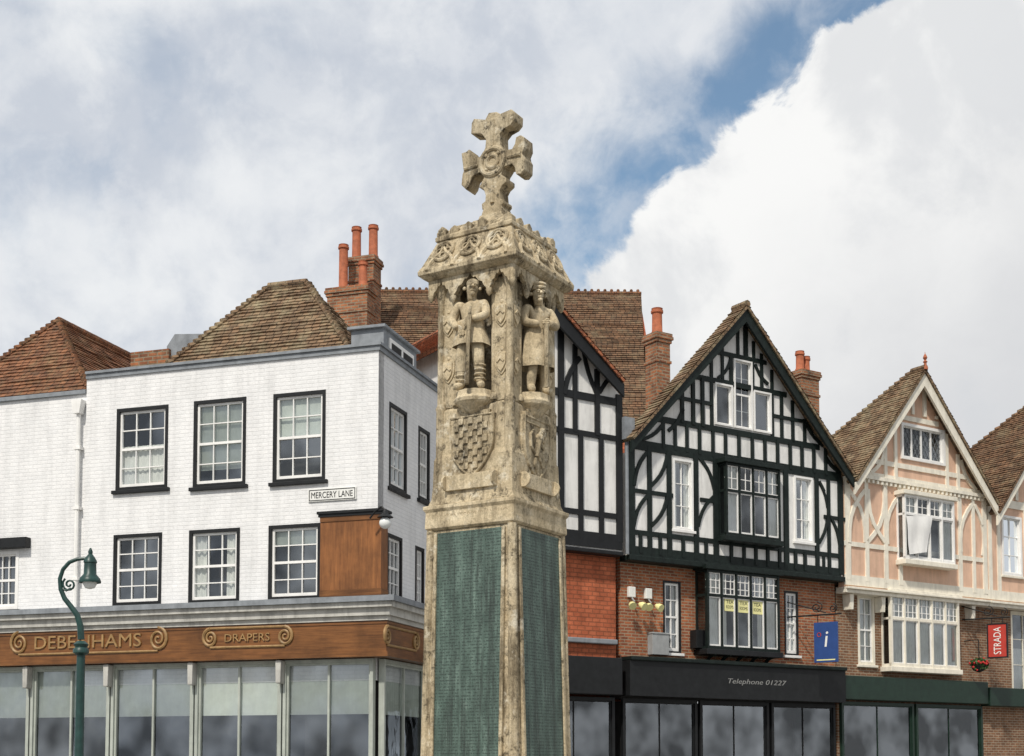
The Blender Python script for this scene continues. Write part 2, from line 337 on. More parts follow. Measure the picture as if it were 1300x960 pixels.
def oriel(parent,fr,rect,n,dp,tf,fm,bm,d=0,leads=(2,2),lower=(1,1),curt=None,head=None,sillm=None,fw=.075,name='oriel_window',hh=.12,sh=.14):
    u0,u1,z0,z1=rect; f=MB(); D=d+dp
    f.box(fr,u0,u1,z0,z0+fw*1.2,D-.08,D-.002).box(fr,u0,u1,z1-fw,z1,D-.08,D-.002)
    zt=z0+(z1-z0)*tf
    f.box(fr,u0,u1,zt-fw*.5,zt+fw*.5,D-.08,D-.004)
    for i in range(n+1):
        u=u0+(u1-u0)*i/n; w2=fw*(.7 if 0<i<n else .95); c=min(max(u,u0+w2*.5),u1-w2*.5)
        f.box(fr,c-w2*.5,c+w2*.5,z0+.002,z1-.002,D-.085,D+.004)
    for uu in (u0,u1-.06):
        f.box(fr,uu,uu+.06,z0+.001,z1-.001,d+.0,d+.06).box(fr,uu,uu+.058,z0,z0+fw,d+.06,D-.085).box(fr,uu,uu+.058,z1-fw,z1-.003,d+.06,D-.085).box(fr,uu,uu+.058,zt-.03,zt+.03,d+.06,D-.085)
    o=f.build(name,fm,parent)
    b=MB(); e=D-.045
    for i in range(n):
        a=u0+(u1-u0)*i/n; c=u0+(u1-u0)*(i+1)/n
        for k in range(1,leads[0]): u=a+(c-a)*k/leads[0]; b.box(fr,u-.010,u+.010,zt,z1-fw,e-.02,e)
        for k in range(1,leads[1]): z=zt+(z1-fw-zt)*k/leads[1]; b.box(fr,a,c,z-.010,z+.010,e-.02,e-.004)
        for k in range(1,lower[0]): u=a+(c-a)*k/lower[0]; b.box(fr,u-.011,u+.011,z0,zt,e-.02,e)
        for k in range(1,lower[1]): z=z0+(zt-z0)*k/lower[1]; b.box(fr,a,c,z-.011,z+.011,e-.02,e-.004)
        b.box(fr,a+.03,a+.065,z0+.08,zt-.03,e-.03,e+.012).box(fr,c-.065,c-.03,z0+.08,zt-.03,e-.03,e+.012)
        b.box(fr,a+.065,c-.065,z0+.08,z0+.12,e-.03,e+.01).box(fr,a+.065,c-.065,zt-.068,zt-.037,e-.03,e+.01)
        b.box(fr,a+.03,a+.055,zt+.04,z1-fw,e-.03,e+.006).box(fr,c-.055,c-.03,zt+.04,z1-fw,e-.03,e+.006)
        b.box(fr,a+.055,c-.055,zt+.037,zt+.06,e-.03,e+.004).box(fr,a+.055,c-.055,z1-fw-.025,z1-fw-.001,e-.03,e+.004)
    b.build('glazing_bars',bm,o)
    P=fr.pt; q=D-.06
    MB().add([P(u0+.02,z0,q),P(u1-.02,z0,q),P(u1-.02,z1,q),P(u0+.02,z1,q),P(u0+.02,z0,d),P(u0+.02,z1,d),P(u1-.02,z0,d),P(u1-.02,z1,d)],[(0,1,2,3),(0,3,5,4),(1,6,7,2)]).build('pane',M['glass'],o)
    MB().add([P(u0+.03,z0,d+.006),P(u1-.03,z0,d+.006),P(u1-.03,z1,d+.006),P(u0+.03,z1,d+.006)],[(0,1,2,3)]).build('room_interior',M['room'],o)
    curtains(o,fr,u0+.04,u1-.04,z0+.05,z1-.05,D-.10,curt)
    if head: MB().box(fr,u0-.08,u1+.08,z1+.001,z1+hh,d-.01,D+.07).build('head',head,o,bevel=.012)
    if sillm: MB().box(fr,u0-.06,u1+.06,z0-sh,z0-.001,d-.01,D+.05).build('sill',sillm,o,bevel=.012)
    return o
def tiled(mb,bl,br,tr,tl,pitch=.13,lift=.03,thick=.07):
    bl,br,tr,tl=[Vector(p) for p in (bl,br,tr,tl)]
    nor=(br-bl).cross((tl+tr)/2-bl).normalized()
    if nor.z<0: nor=-nor
    L=max((tl-bl).length,(tr-br).length) if (tl-tr).length>.01 else ((tl-(bl+br)/2).length)
    n=max(3,int(L/pitch)); e=(br-bl).normalized(); m=max(1,int((br-bl).length/.3))
    for i in range(n):
        a=i/n;b=min(1,(i+1.12)/n); off=random.random()*.17; li=lift*random.uniform(.7,1.35)
        A,B=bl.lerp(tl,a),br.lerp(tr,a); Cc,Dd=bl.lerp(tl,b),br.lerp(tr,b)
        low=[];up=[];bas=[]
        for k in range(m+1):
            t=k/m; j=random.uniform(-.012,.012)
            p=A.lerp(B,t); q=Cc.lerp(Dd,t)
            low.append(p+nor*(li+j)); up.append(q+nor*.004); bas.append(p-nor*.004)
        fi=len(mb.f)
        mb.add(low+up+bas,[(k,k+1,m+2+k,m+1+k) for k in range(m)]+[(2*m+2+k,2*m+3+k,k+1,k) for k in range(m)])
        for k in range(m):
            pts=[low[k],low[k+1],up[k+1],up[k]]; us=[(p-bl).dot(e)+off for p in pts]
            vv=i*.13
            mb.uv[fi+k]=[(us[0],vv+.004),(us[1],vv+.004),(us[2],vv+.126),(us[3],vv+.126)]
            mb.uv[fi+m+k]=[(us[0],vv+.02),(us[1],vv+.02),(us[1],vv+.03),(us[0],vv+.03)]
    d=nor*thick; z=nor*.006
    mb.hexa([bl-d,br-d,tr-d,tl-d,bl-z,br-z,tr-z,tl-z])
def ridge(parent,a,b,mat,r=.11,crest=False):
    mb=MB(); n=max(2,int((b-a).length/.42))
    for i in range(n):
        p=a.lerp(b,i/n); q=a.lerp(b,(i+1)/n); mb.tube([p,p.lerp(q,.9),q],[r,r*.97,r*.9],8)
        if crest:
            for s_ in (.25,.75): mb.ball(p.lerp(q,s_)+Vector((0,0,r+.02)),.055,6,4)
    mb.build('ridge_tiles',mat,parent,smooth=True)
def hips(parent,pairs,mat,n=26):
    for x,y in pairs:
        hm=MB()
        pts=[];rr=[]
        for i in range(n):
            pts+=[x.lerp(y,i/n)+Vector((0,0,.035)),x.lerp(y,(i+.93)/n)]; rr+=[.085,.062]
        hm.tube(pts,rr,6); hm.build('hip_tiles',mat,parent,smooth=True)
def text(s,fr,u,z,d,size,mat,parent,name='lettering',rot=0,width=None,ext=.006,shear=0):
    cu=bpy.data.curves.new('t','FONT'); cu.body=s; cu.size=size; cu.align_x='CENTER'; cu.align_y='CENTER'; cu.extrude=ext; cu.resolution_u=3; cu.shear=shear
    o=bpy.data.objects.new('t',cu); COL.objects.link(o); bpy.context.view_layer.update()
    me=bpy.data.meshes.new_from_object(o.evaluated_get(bpy.context.evaluated_depsgraph_get()))
    vs=[v.co.copy() for v in me.vertices]; fs=[tuple(p.vertices) for p in me.polygons]
    bpy.data.objects.remove(o); bpy.data.curves.remove(cu); bpy.data.meshes.remove(me)
    xs=[v.x for v in vs]; w=max(xs)-min(xs); cx=(max(xs)+min(xs))/2; k=width/w if width else 1
    ys=[v.y for v in vs]; cy=(max(ys)+min(ys))/2
    mb=MB(); ca,sa=math.cos(rot),math.sin(rot); out=[]
    for v in vs:
        x=(v.x-cx)*k; y=v.y-cy
        out.append(fr.pt(u+x*ca-y*sa,z+x*sa+y*ca,d+v.z+ext))
    mb.add(out,fs); return mb.build(name,mat,parent)
def timbers(name,fr,mat,parent,items,d0=-.02,d1=.035):
    mb=MB()
    for i,(a,b,w) in enumerate(items): mb.beam(fr,a,b,w,d0,d1+(i%23)*.0011)
    return mb.build(name,mat,parent)
def arc(fr,x0,y0,x1,y1,bow,w,n=5,d=0):
    a=Vector(fr.hit(x0,y0,d)); b=Vector(fr.hit(x1,y1,d)); t=b-a; q=Vector((-t.y,t.x)); out=[]
    P=[a+t*(i/n)+q*bow*math.sin(math.pi*i/n) for i in range(n+1)]
    for i in range(n):
        e=(P[i+1]-P[i])*.06; out.append((tuple(P[i]-e),tuple(P[i+1]+e),w))
    return out
def chimney(parent,fr,u0,u1,zb,z1,d0,d1,mat,pots,label=None):
    mb=MB(); h=.09
    mb.box(fr,u0,u1,zb,z1-h*3,d0,d1)
    for k in range(3):
        e=.035*(k+1) if k<2 else .05
        mb.box(fr,u0-e,u1+e,z1-h*(3-k)+.001,z1-h*(2-k),d0-e,d1+e)
    mb.box(fr,u0-.03,u1+.03,z1-h*3-.55,z1-h*3-.47,d0-.03,d1+.03)
    c=mb.build('chimney',mat,parent,label=label,bevel=.012)
    for (u,d,zt,r) in pots:
        hh=zt-z1
        MB().lathe(fr.pt(u,z1,d),[(r*1.1,-.02),(r*1.12,.05),(r*.95,.1),(r*.9,hh-.14),(r*1.12,hh-.12),(r*1.12,hh-.06),(r*.95,hh-.04),(r*1.05,hh),(r*.75,hh),(r*.7,hh-.3)],14).build('chimney_pot',M['terracotta'],c,smooth=True)
    return c
# ------------------------------------------------------------ ground
gd=MB().add([(-300,-300,0),(300,-300,0),(300,300,0),(-300,300,0)],[(0,1,2,3)]).build('ground',M['asphalt']); tag(gd,'street ground','ground',kind='structure')
pv=MB().add([(-30,2,.004),(30,2,.004),(30,60,.004),(-30,60,.004)],[(0,1,2,3)]).build('pavement',M['paving']); tag(pv,'paved square','pavement',kind='structure')
# ------------------------------------------------------------ white corner building
KX,KY=(478-650)/F*24.3,24.3
FW=Fr((KX,KY),-17.6); FS=Fr((KX,KY),72.4)
def wrap(mb,uL,uR,d,z0,z1):
    k=FW.o+FW.n*d+FS.n*d
    a=FW.pt(uL,0,d);b=FS.pt(uR,0,d);c=FS.pt(uR,0,-.05);e=FW.o-FW.n*.05-FS.n*.05;f=FW.pt(uL,0,-.05)
    return mb.plan([a,k,b,c,e,f],z0,z1)
LS=4.6
zt=FW.hit(478,439)[1]; uL=FW.hit(108,600)[0]
wb=root('corner_building','white painted brick corner building with black framed sash windows and a varnished wooden shopfront','building',FW.pt(uL/2,0,-2))
up=[FW.rect(148,517,213,621),FW.rect(246,507,312,617),FW.rect(347,498,413,611)]
lo=[FW.rect(144,678,205,768),FW.rect(240,672,304,765),FW.rect(341,666,407,761)]
su=[FS.rect(494,517,516,623),FS.rect(531,545,545,636)]
sl=[FS.rect(491,680,510,764),FS.rect(527,695,538,774)]
ww=MB(); wall(ww,FW,[(uL,3.1),(0,3.1),(0,zt),(uL,zt)],up+lo,0,.25)
wall(ww,FS,[(0.001,3.1),(LS,3.1),(LS,zt),(0.001,zt)],su+sl,0,.25)
ww.add([FS.pt(LS,0,0),FS.pt(LS,zt,0),FW.pt(uL,zt,-LS),FW.pt(uL,0,-LS)],[(0,1,2,3)])
ww.build('wall',M['white_brick'],wb)
for i,r in enumerate(up): window(wb,FW,r,3,4,M['black'],M['white'],fw=.065,sw=.045,sill=M['black'],curt=['half','blindlow','blind'][i])
for i,r in enumerate(lo): window(wb,FW,r,3,4,M['black'],M['white'],fw=.065,sw=.045,sill=M['black'],curt=[None,'sides','top'][i])
for i,r in enumerate(su+sl): window(wb,FS,r,3,4,M['black'],M['white'],fw=.065,sw=.045,sill=M['black'],curt=[None,'half',None,None][i])
cb=MB(); wrap(cb,uL,LS,.07,zt-.002,zt+.05); wrap(cb,uL,LS,.035,zt-.09,zt-.003); cb.build('coping',M['lead'],wb)
MB().add([FW.pt(uL,zt-.4,-.02),FW.pt(0,zt-.4,-.02),FW.pt(0,zt-.4,-LS),FW.pt(uL,zt-.4,-LS)],[(0,1,2,3)]).build('flat_roof',M['lead'],wb)
ze=zt-.33
uA=FW.hit(164,463,-.5)[0]; uB=FW.hit(464,436,-.5)[0]
dr=-2.5; rl=FW.hit(342,364,dr); rr=FW.hit(390,361,dr); zr=(rl[1]+rr[1])/2
a,b,c,d_=FW.pt(uA,ze,-.5),FW.pt(uB,ze,-.5),FW.pt(uB,ze,-4.5),FW.pt(uA,ze,-4.5)
p,q=FW.pt(rl[0],zr,dr),FW.pt(rr[0],zr,dr)
rm=MB(); tiled(rm,a,b,q,p); tiled(rm,b,c,q,q); tiled(rm,c,d_,p,q); tiled(rm,d_,a,p,p)
ro=rm.build('roof',M['tile2'],wb)
ridge(ro,p,q,M['tile2']); hips(ro,((a,p),(b,q)),M['tile2'])
u0,u1=FW.hit(166,450,-3.6)[0],FW.hit(214,450,-3.6)[0]
MB().box(FW,u0,u1,zt-.4,FW.hit(190,445,-3.6)[1],-3.9,-3.6).build('party_wall',M['chimney_brick'],wb)
u0,u1=FW.hit(212,430,-3.7)[0],FW.hit(262,430,-3.7)[0]
MB().prism(FW,[(u0,zt-.4),(u1,zt-.4),(u1,FW.hit(250,425,-3.7)[1]),(u0+.2,FW.hit(215,425,-3.7)[1]),(u0,FW.hit(210,440,-3.7)[1])],-4.0,-3.7).build('roof_hatch',M['lead'],wb)
ud0,ud1=FW.hit(446,428,-1.0)[0],FW.hit(487,428,-1.0)[0]; zd=FW.hit(470,418,-1.0)[1]
dm=MB().box(FW,ud0,ud1,zt-.4,zd,-2.7,-1.0).build('dormer',M['lead'],wb)
MB().box(FW,ud0-.06,ud1+.06,zd+.001,zd+.06,-2.78,-.92).build('dormer_roof',M['lead'],dm,bevel=.01)
pc=FW.pt(ud1,0,-1.0); FD=Fr((pc.x,pc.y),72.4)
MB().box(FD,.25,1.5,zt-.1,zd-.12,.0,.03).build('dormer_window',M['white'],dm)
for k in range(2): MB().box(FD,.33+k*.6,.82+k*.6,zt-.02,zd-.2,.025,.036).build('dormer_pane',M['room'],dm)
z0,z1=FW.hit(440,757,.1)[1],FW.hit(440,652,.1)[1]
pu=FW.hit(407,700,.1)[0]; pr=FS.hit(491,700,.1)[0]
pm=MB(); wrap(pm,pu,pr,.12,z0,z1); pan=pm.build('corner_panel',M['wood'],wb,label='orange varnished wooden box panel wrapping the corner')
e=MB(); wrap(e,pu-.05,pr+.05,.18,z1+.001,z1+.05); wrap(e,pu-.03,pr+.03,.155,z1-.05,z1-.0005); e.build('panel_capping',M['black'],pan)
e=MB(); wrap(e,pu-.001,pr+.002,.135,z0,z0+.12); e.build('panel_rail',M['fascia'],pan)
e=MB(); wrap(e,pu-.001,pr+.002,.137,z1-.14,z1-.052); e.build('panel_rail',M['fascia'],pan)
# shop cornice and fascia
uF=FW.hit(-70,800,.4)[0]
zc=[FW.hit(478,y,.4)[1] for y in (757,764,771,781,787,827,833)]
e=MB(); wrap(e,uF,LS,.56,zc[1],zc[0]); e.build('cornice_lead',M['lead'],wb)
e=MB(); wrap(e,uF,LS,.50,zc[2],zc[1]-.002); wrap(e,uF,LS,.42,zc[3],zc[2]-.002); wrap(e,uF,LS,.36,zc[4],zc[3]-.002)
e.build('cornice',M['cornice'],wb)
e=MB(); wrap(e,uF,LS,.32,zc[5],zc[4]-.002); fas=e.build('shop_fascia',M['fascia'],wb)
e=MB(); wrap(e,uF,LS,.36,zc[6],zc[5]-.002); wrap(e,uF,LS,.335,zc[4]-.06,zc[4]-.02); e.build('fascia_bead',M['fascia'],fas)
def scrollpanel(fr,x0,x1,y,hpx,txt,tw,d=.32):
    u0=fr.hit(x0,y,d)[0];u1=fr.hit(x1,y,d)[0]; z=fr.hit((x0+x1)/2,y,d)[1]; h=hpx
    m=MB()
    for s_ in (1,-1):
        m.tube([fr.pt(u0+h*.75,z+s_*h*.85,d+.012),fr.pt((u0+u1)/2,z+s_*h*.85,d+.012),fr.pt(u1-h*.75,z+s_*h*.85,d+.012)],.024,6)
    for s_,uc in ((1,u0+h*.75),(-1,u1-h*.75)):
        pts=[];rr=[]
        for k in range(34):
            t=k/33*4.2*math.pi; r=h*.85*(1-k/37)
            pts.append(fr.pt(uc-s_*math.sin(t)*r*.9,z+math.cos(t)*r,d+.014)); rr.append(.034*(1-k/60))
        m.tube(pts,rr,6)
    m.build('sign_scroll',M['gold'],fas,smooth=True)
    if txt: text(txt,fr,(u0+u1)/2,z-.005,d+.004,tw[1],M['gold'],fas,width=tw[0],ext=.012)
scrollpanel(FW,14,213,814,.27,'DEBENHAMS',((FW.hit(188,819,.32)[0]-FW.hit(20,819,.32)[0])*.80,.36))
scrollpanel(FW,258,372,809,.21,'DRAPERS',((FW.hit(344,814,.32)[0]-FW.hit(287,814,.32)[0]),.21))
scrollpanel(FS,487,531,811,.2,'',None)
zs=zc[6]
bw_=(0-uF)/5
for i in range(5):
    window(wb,FW,(uF+i*bw_+.02,uF+(i+1)*bw_-.02,.6,zs-.02),2,1,M['palegreen'],M['palegreen'],fw=.06,sw=.04,bw=.04,d=.12,rec=.1,split=False,curt='shop',depth=1.6,name='shop_window')
    u=uF+i*bw_
    MB().prism(FW,[(u-.06,zs-.02),(u+.06,zs-.02),(u+.05,zs-.45),(u-.05,zs-.45)],.135,.3).build('shop_bracket',M['cornice'],wb,bevel=.02)
for i in range(2):
    window(wb,FS,(.05+i*2.25,2.2+i*2.25,.6,zs-.02),2,1,M['palegreen'],M['palegreen'],fw=.06,sw=.04,bw=.04,d=.12,rec=.1,split=False,curt='shop',depth=1.6,name='shop_window')
e=MB(); wrap(e,uF,LS,.16,0,.59); e.build('stall_riser',M['shopwood'],wb)
# ---- left neighbour
nb=root('neighbour_building','white brick building under a russet hipped roof, cut off by the left frame edge','building',FW.pt(uL-3,0,-2))
un0=FW.hit(-130,600)[0]; un1=uL-.012; zn=FW.hit(107,500)[1]
wl=FW.rect(-22,700,22,774)
e=MB(); wall(e,FW,[(un0,3.1),(un1,3.1),(un1,zn),(un0,zn)],[wl],-.03,8); e.build('wall',M['white_brick'],nb)
window(nb,FW,wl,4,4,M['white'],M['white'],d=-.03,sill=M['black'],curt=None)
MB().box(FW,un0,FW.hit(38,690)[0],FW.hit(15,697)[1],FW.hit(15,684)[1],-.03,.14).build('lintel_hood',M['black'],nb,bevel=.01)
MB().box(FW,un0,un1,zn+.001,zn+.08,-.28,.03).build('coping',M['lead'],nb)
ap=FW.hit(74,408,-2.7); A=FW.pt(ap[0],ap[1],-2.7); A2=FW.pt(ap[0],ap[1],-9)
ul_=FW.hit(-120,500)[0]
e=MB(); zq=zn-.1
tiled(e,FW.pt(ul_,zq,-.3),FW.pt(un1,zq,-.3),A,A); tiled(e,FW.pt(un1,zq,-.3),FW.pt(un1,zq,-9),A2,A); tiled(e,FW.pt(ul_,zq,-9),FW.pt(ul_,zq,-.3),A,A2)
nr=e.build('roof',M['tile_or'],nb); ridge(nr,A,A2,M['tile_or'])
hips(nr,((FW.pt(un1,zq,-.3),A),(FW.pt(ul_,zq,-.3),A)),M['tile_or'])
dp=MB(); u_=FW.hit(101,600)[0]
dp.tube([FW.pt(u_,zc[0],.06),FW.pt(u_,zn-.35,.06)],.045,8)
dp.prism(FW,[(u_-.07,zn-.42),(u_+.07,zn-.42),(u_+.12,zn-.15),(u_-.12,zn-.15)],.0,.16)
for z in (zc[0]+.6,zc[0]+2,zc[0]+3.2): dp.box(FW,u_-.075,u_+.075,z,z+.06,-.02,.115)
dp.build('downpipe',M['white'],nb,smooth=True)
# street name sign
r=FW.rect(392,620,453,636)
t=MB().box(FW,r[0],r[1],r[2],r[3],.003,.03).build('street_name_sign',M['signwhite'],org=FW.pt(r[0],r[2],0),bevel=.005)
tag(t,'white street name plate with black letters fixed to the white brick wall','sign')
text('MERCERY LANE',FW,(r[0]+r[1])/2,(r[2]+r[3])/2,.031,.165,M['black'],t,width=(r[1]-r[0])*.86,ext=.002)
e=MB(); k=.014
for bx in ((r[0]+.02,r[1]-.02,r[2]+.015,r[2]+.015+k),(r[0]+.02,r[1]-.02,r[3]-.015-k,r[3]-.015),(r[0]+.02,r[0]+.02+k,r[2]+.03,r[3]-.03),(r[1]-.02-k,r[1]-.02,r[2]+.03,r[3]-.03)): e.box(FW,*bx,.0305,.034)
e.build('border',M['black'],t)
# corner lamp
gl=FS.hit(489,664,.3); lp=root('corner_wall_lamp','white globe wall lamp on a bracket at the top of the orange wooden corner panel','lamp',FS.pt(gl[0],gl[1],.3))
c=FS.pt(gl[0],gl[1],.3)
MB().ball(c,.11,14,10).build('globe',M['globe'],lp,smooth=True)
MB().lathe(c,[(.15,.10),(.13,.12),(.06,.17),(.03,.25)],12).build('cap',M['black'],lp,smooth=True)
MB().tube([c+Vector((0,0,.24)),c+Vector((0,0,.3))-FS.n*.08,c+Vector((0,0,.22))-FS.n*.2,c+Vector((0,0,.1))-FS.n*.3],.018).build('bracket',M['black'],lp,smooth=True)
# ------------------------------------------------------------ terrace
FT=Fr(((795-650)/F*32,32),33)
def Zt(px,py,d=0): return FT.hit(px,py,d)[1]
def Ut(px,py=640,d=0): return FT.hit(px,py,d)[0]
def gable(parent,apx,lpx,rpx,mat,bargem,dF=.40,dB=-7,bw=.26,ridge_m=None,hip=None):
    ua,za=FT.hit(*apx,dF-.04); l=FT.hit(*lpx,dF-.04); r_=FT.hit(*rpx,dF-.04); ze=(l[1]+r_[1])/2
    P=FT.pt; dR=dB if hip is None else hip
    e=MB(); tiled(e,P(l[0],ze,dB),P(l[0],ze,dF),P(ua,za,dF),P(ua,za,dR)); tiled(e,P(r_[0],ze,dF),P(r_[0],ze,dB),P(ua,za,dR),P(ua,za,dF))
    if hip is not None: tiled(e,P(r_[0],ze,dB),P(l[0],ze,dB),P(ua,za,dR),P(ua,za,dR))
    ro=e.build('roof',mat,parent); ridge(ro,P(ua,za+.02,dF),P(ua,za+.02,dR),ridge_m or mat,.1)
    if hip is not None: hips(ro,((P(l[0],ze,dB),P(ua,za,dR)),),mat,30)
    for s_,(ue,_) in ((1,l),(-1,r_)):
        MB().prism(FT,[(ua,za-.09),(ue,ze-.09),(ue,ze-.09-bw),(ua,za-.09-bw*1.35)],dF-.12,dF-.05).build('bargeboard',bargem,parent)
    f=lambda u: za-(za-ze)*((ua-u)/(ua-l[0]) if u<ua else (u-ua)/(r_[0]-ua))-.13
    return f,ua,za,ze,ro
# ---- house B
hb=root('timbered_house','tall black and white half timbered house with one wide gable above a red brick storey','house',FT.pt(3.5,0,-3))
u0B,u1B=Ut(797),Ut(1069,660)-.01
zbase=(Zt(797,706)+Zt(1068,731))/2
fB,uaB,zaB,zeB,roB=gable(hb,(948,387),(802,552),(1085,605),M['tile2'],M['greenblack'],dB=-.14)
wL=FT.rect(854,584,879,673); wR=FT.rect(1008,606,1031,688)
gw=[FT.rect(907,489,929,541),FT.rect(931,458,954,545),FT.rect(956,497,978,549)]
gw=[(x[0],x[1],sum(y[2] for y in gw)/3,x[3] if i==1 else (gw[0][3]+gw[2][3])/2) for i,x in enumerate(gw)]
e=MB(); wall(e,FT,[(u0B,zbase),(u1B,zbase),(u1B,fB(u1B)),(uaB,fB(uaB)),(u0B,fB(u0B))],[wL,wR]+gw,0,.12,.11)
e.box(FT,u0B+.01,u1B-.01,zbase,zeB-.25,-6,-.56)
e.box(FT,u0B+.005,u0B+.06,zbase+.01,zeB-.26,-.57,-.11).box(FT,u1B-.06,u1B-.005,zbase+.01,zeB-.26,-.57,-.11).box(FT,u0B+.06,u1B-.06,zeB-.34,zeB-.26,-.57,-.11)
e.prism(FT,[(u0B+.02,zeB-.3),(u1B-.02,zeB-.3),(u1B-.02,fB(u1B-.02)),(uaB,fB(uaB)-.01),(u0B+.02,fB(u0B+.02))],-.135,-.122); e.build('wall',M['plaster'],hb)
for i,x in enumerate(gw): window(hb,FT,x,[1,2,1][i],[1,4,1][i],M['white'],M['white'],fw=.045,sw=.03,d=0,proud=.05,rec=.06,split=(i==1),curt=None,depth=.115)
window(hb,FT,wL,2,3,M['white'],M['white'],fw=.05,sw=.03,proud=.04,curt='sides',sill=M['white'],split=False); window(hb,FT,wR,2,3,M['white'],M['white'],fw=.05,sw=.03,proud=.04,curt='sides',sill=M['white'],split=False)
T=[]
def H(x0,x1,y,w,z=None):
    z_=Zt(x0,y) if z is None else z
    T.append(((Ut(x0,y),z_),(Ut(x1,y+ (x1-x0)*.14),z_),w)); return z_
def V(x,za_,zb_,w): T.append(((Ut(x),za_),(Ut(x),zb_),w))
zG=H(799,1067,563,.24); zS=H(799,1067,701,.32)
zL=H(799,1067,675,.12); zM=Zt(799,622)
for x,w in ((801,.2),(824,.13),(849,.14),(883,.14),(908,.16),(997,.16),(1036,.13),(1051,.10),(1066,.18)): V(x,zS,zG,w)
for x in (812,837,866,895,927,943,958,973,988,1008,1020,1044): V(x,zS,zL,.09)
H(799,849,0,.10,zM); H(883,908,0,.10,zM); H(1036,1067,0,.10,zM)
T+=arc(FT,804,668,823,628,.10,.09)+arc(FT,826,617,847,575,-.10,.09)+arc(FT,826,668,847,628,-.10,.09)+arc(FT,804,616,823,572,.10,.09)
T+=arc(FT,886,668,906,630,.10,.085)+arc(FT,886,580,906,622,.10,.085)+arc(FT,1039,690,1050,655,-.08,.075)+arc(FT,1053,656,1065,692,.08,.075)+arc(FT,1039,612,1050,645,.08,.075)
zK=Zt(942,551); zC=Zt(905,483); zU=Zt(931,452)
def span(z,marg=.1):
    k=(fB(uaB)-fB(u0B))/(uaB-u0B); h=(fB(uaB)-z)/k-marg
    return uaB-h,uaB+h
for z,w in ((zK,.15),(zC,.13),(zU,.11)):
    a,b=span(z); T.append(((a,z),(b,z),w))
for x in (842,857,872,888,905,921,938,955,971,987,1003,1018,1033,1048): V(x,zG,zK,.09)
for x in (866,880,892,904,981,993,1007,1022): V(x,zK,min(zC if x in (892,904,981,993) else 99,fB(Ut(x))-.05),.10)
for x in (904,918,968,981): V(x,zC,fB(Ut(x))-.1,.09)
for x in (929,956): V(x,zC,zU,.1)
V(948,zU,fB(uaB)-.1,.13); V(938,zU,fB(Ut(938))-.1,.08); V(958,zU,fB(Ut(958))-.1,.08)
zKC=(zK+zC)/2; a,b=span(zKC); T.append(((a,zKC),(Ut(904),zKC),.09)); T.append(((Ut(981),zKC),(b,zKC),.09))
T+=arc(FT,848,547,866,520,-.08,.09)+arc(FT,1022,537,1044,566,-.08,.09)+arc(FT,911,480,927,456,-.1,.08)+arc(FT,958,463,974,488,-.1,.08)
T+=arc(FT,815,558,840,540,-.08,.09)+arc(FT,1048,582,1066,600,-.08,.09)
timbers('timber_frame',FT,M['greenblack'],hb,T)
DB=-.3
z0B=Zt(800,840,DB)
wa=FT.rect(842,738,864,829,DB); wc=FT.rect(996,751,1013,832,DB)
e=MB(); wall(e,FT,[(u0B,z0B-.3),(u1B,z0B-.3),(u1B,zbase+.05),(u0B,zbase+.05)],[wa,wc],DB,5.7); e.build('brick_wall',M['red_brick'],hb)
window(hb,FT,wa,2,4,M['black'],M['white'],fw=.05,sw=.06,bw=.03,d=DB,curt='sides',sill=M['white']); window(hb,FT,wc,2,4,M['black'],M['white'],fw=.05,sw=.06,bw=.03,d=DB,curt='half',sill=M['white'])
MB().box(FT,u0B-.02,u1B+.01,zbase-.14,zbase-.002,DB-.02,.1).build('jetty_beam',M['greenblack'],hb,bevel=.02)
o1=oriel(hb,FT,FT.rect(922,592,991,683,.3),4,.3,.62,M['greenblack'],M['white'],curt='sides',leads=(2,2),head=M['greenblack'],sillm=M['greenblack'],fw=.06)
o2=oriel(hb,FT,FT.rect(898,727,990,826,.15),5,.45,.68,M['greenblack'],M['white'],d=DB,curt='sides',leads=(3,3),head=M['greenblack'],sillm=M['black'],name='oriel_window',fw=.065)
r=FT.rect(898,727,990,826,.15)
for i in range(5):
    e=MB(); u=r[0]+(r[1]-r[0])*(i+.5)/5
    pts=[FT.pt(u,r[2]-.62+.5*math.sin(t*math.pi/2),DB+.02+.45*(1-math.cos(t*math.pi/2))) for t in [k/6 for k in range(7)]]
    e.tube(pts,.045,6); e.build('curved_bracket',M['greenblack'],o2,smooth=True)
z1B=Zt(800,838,.05)
fb=MB().box(FT,u0B,u1B,z1B-.85,z1B,DB-.02,.05).build('shop_fascia',M['black'],hb)
MB().box(FT,u0B,u1B,z1B+.001,z1B+.1,DB,.13).build('fascia_cornice',M['greenblack'],fb,bevel=.02)
q=FT.hit(962,867,.05); text('Telephone 01227',FT,q[0],q[1],.051,.18,M['faint'],fb,width=Ut(998,866)-Ut(924,866),ext=.002,shear=.25)
for i in range(3):
    w=(u1B-u0B)/3; window(hb,FT,(u0B+i*w+.05,u0B+(i+1)*w-.05,.5,z1B-.9),2,1,M['black'],M['black'],fw=.08,d=DB,rec=.08,split=False,depth=1.5,name='shop_window')
MB().box(FT,u0B,u1B,0,.49,DB-.2,DB+.02).build('stall_riser',M['black'],hb)
MB().box(FT,u0B+.03,u1B-.03,z1B-.9,z0B-.02,DB-.5,DB-.03).build('shop_ceiling',M['room'],hb)
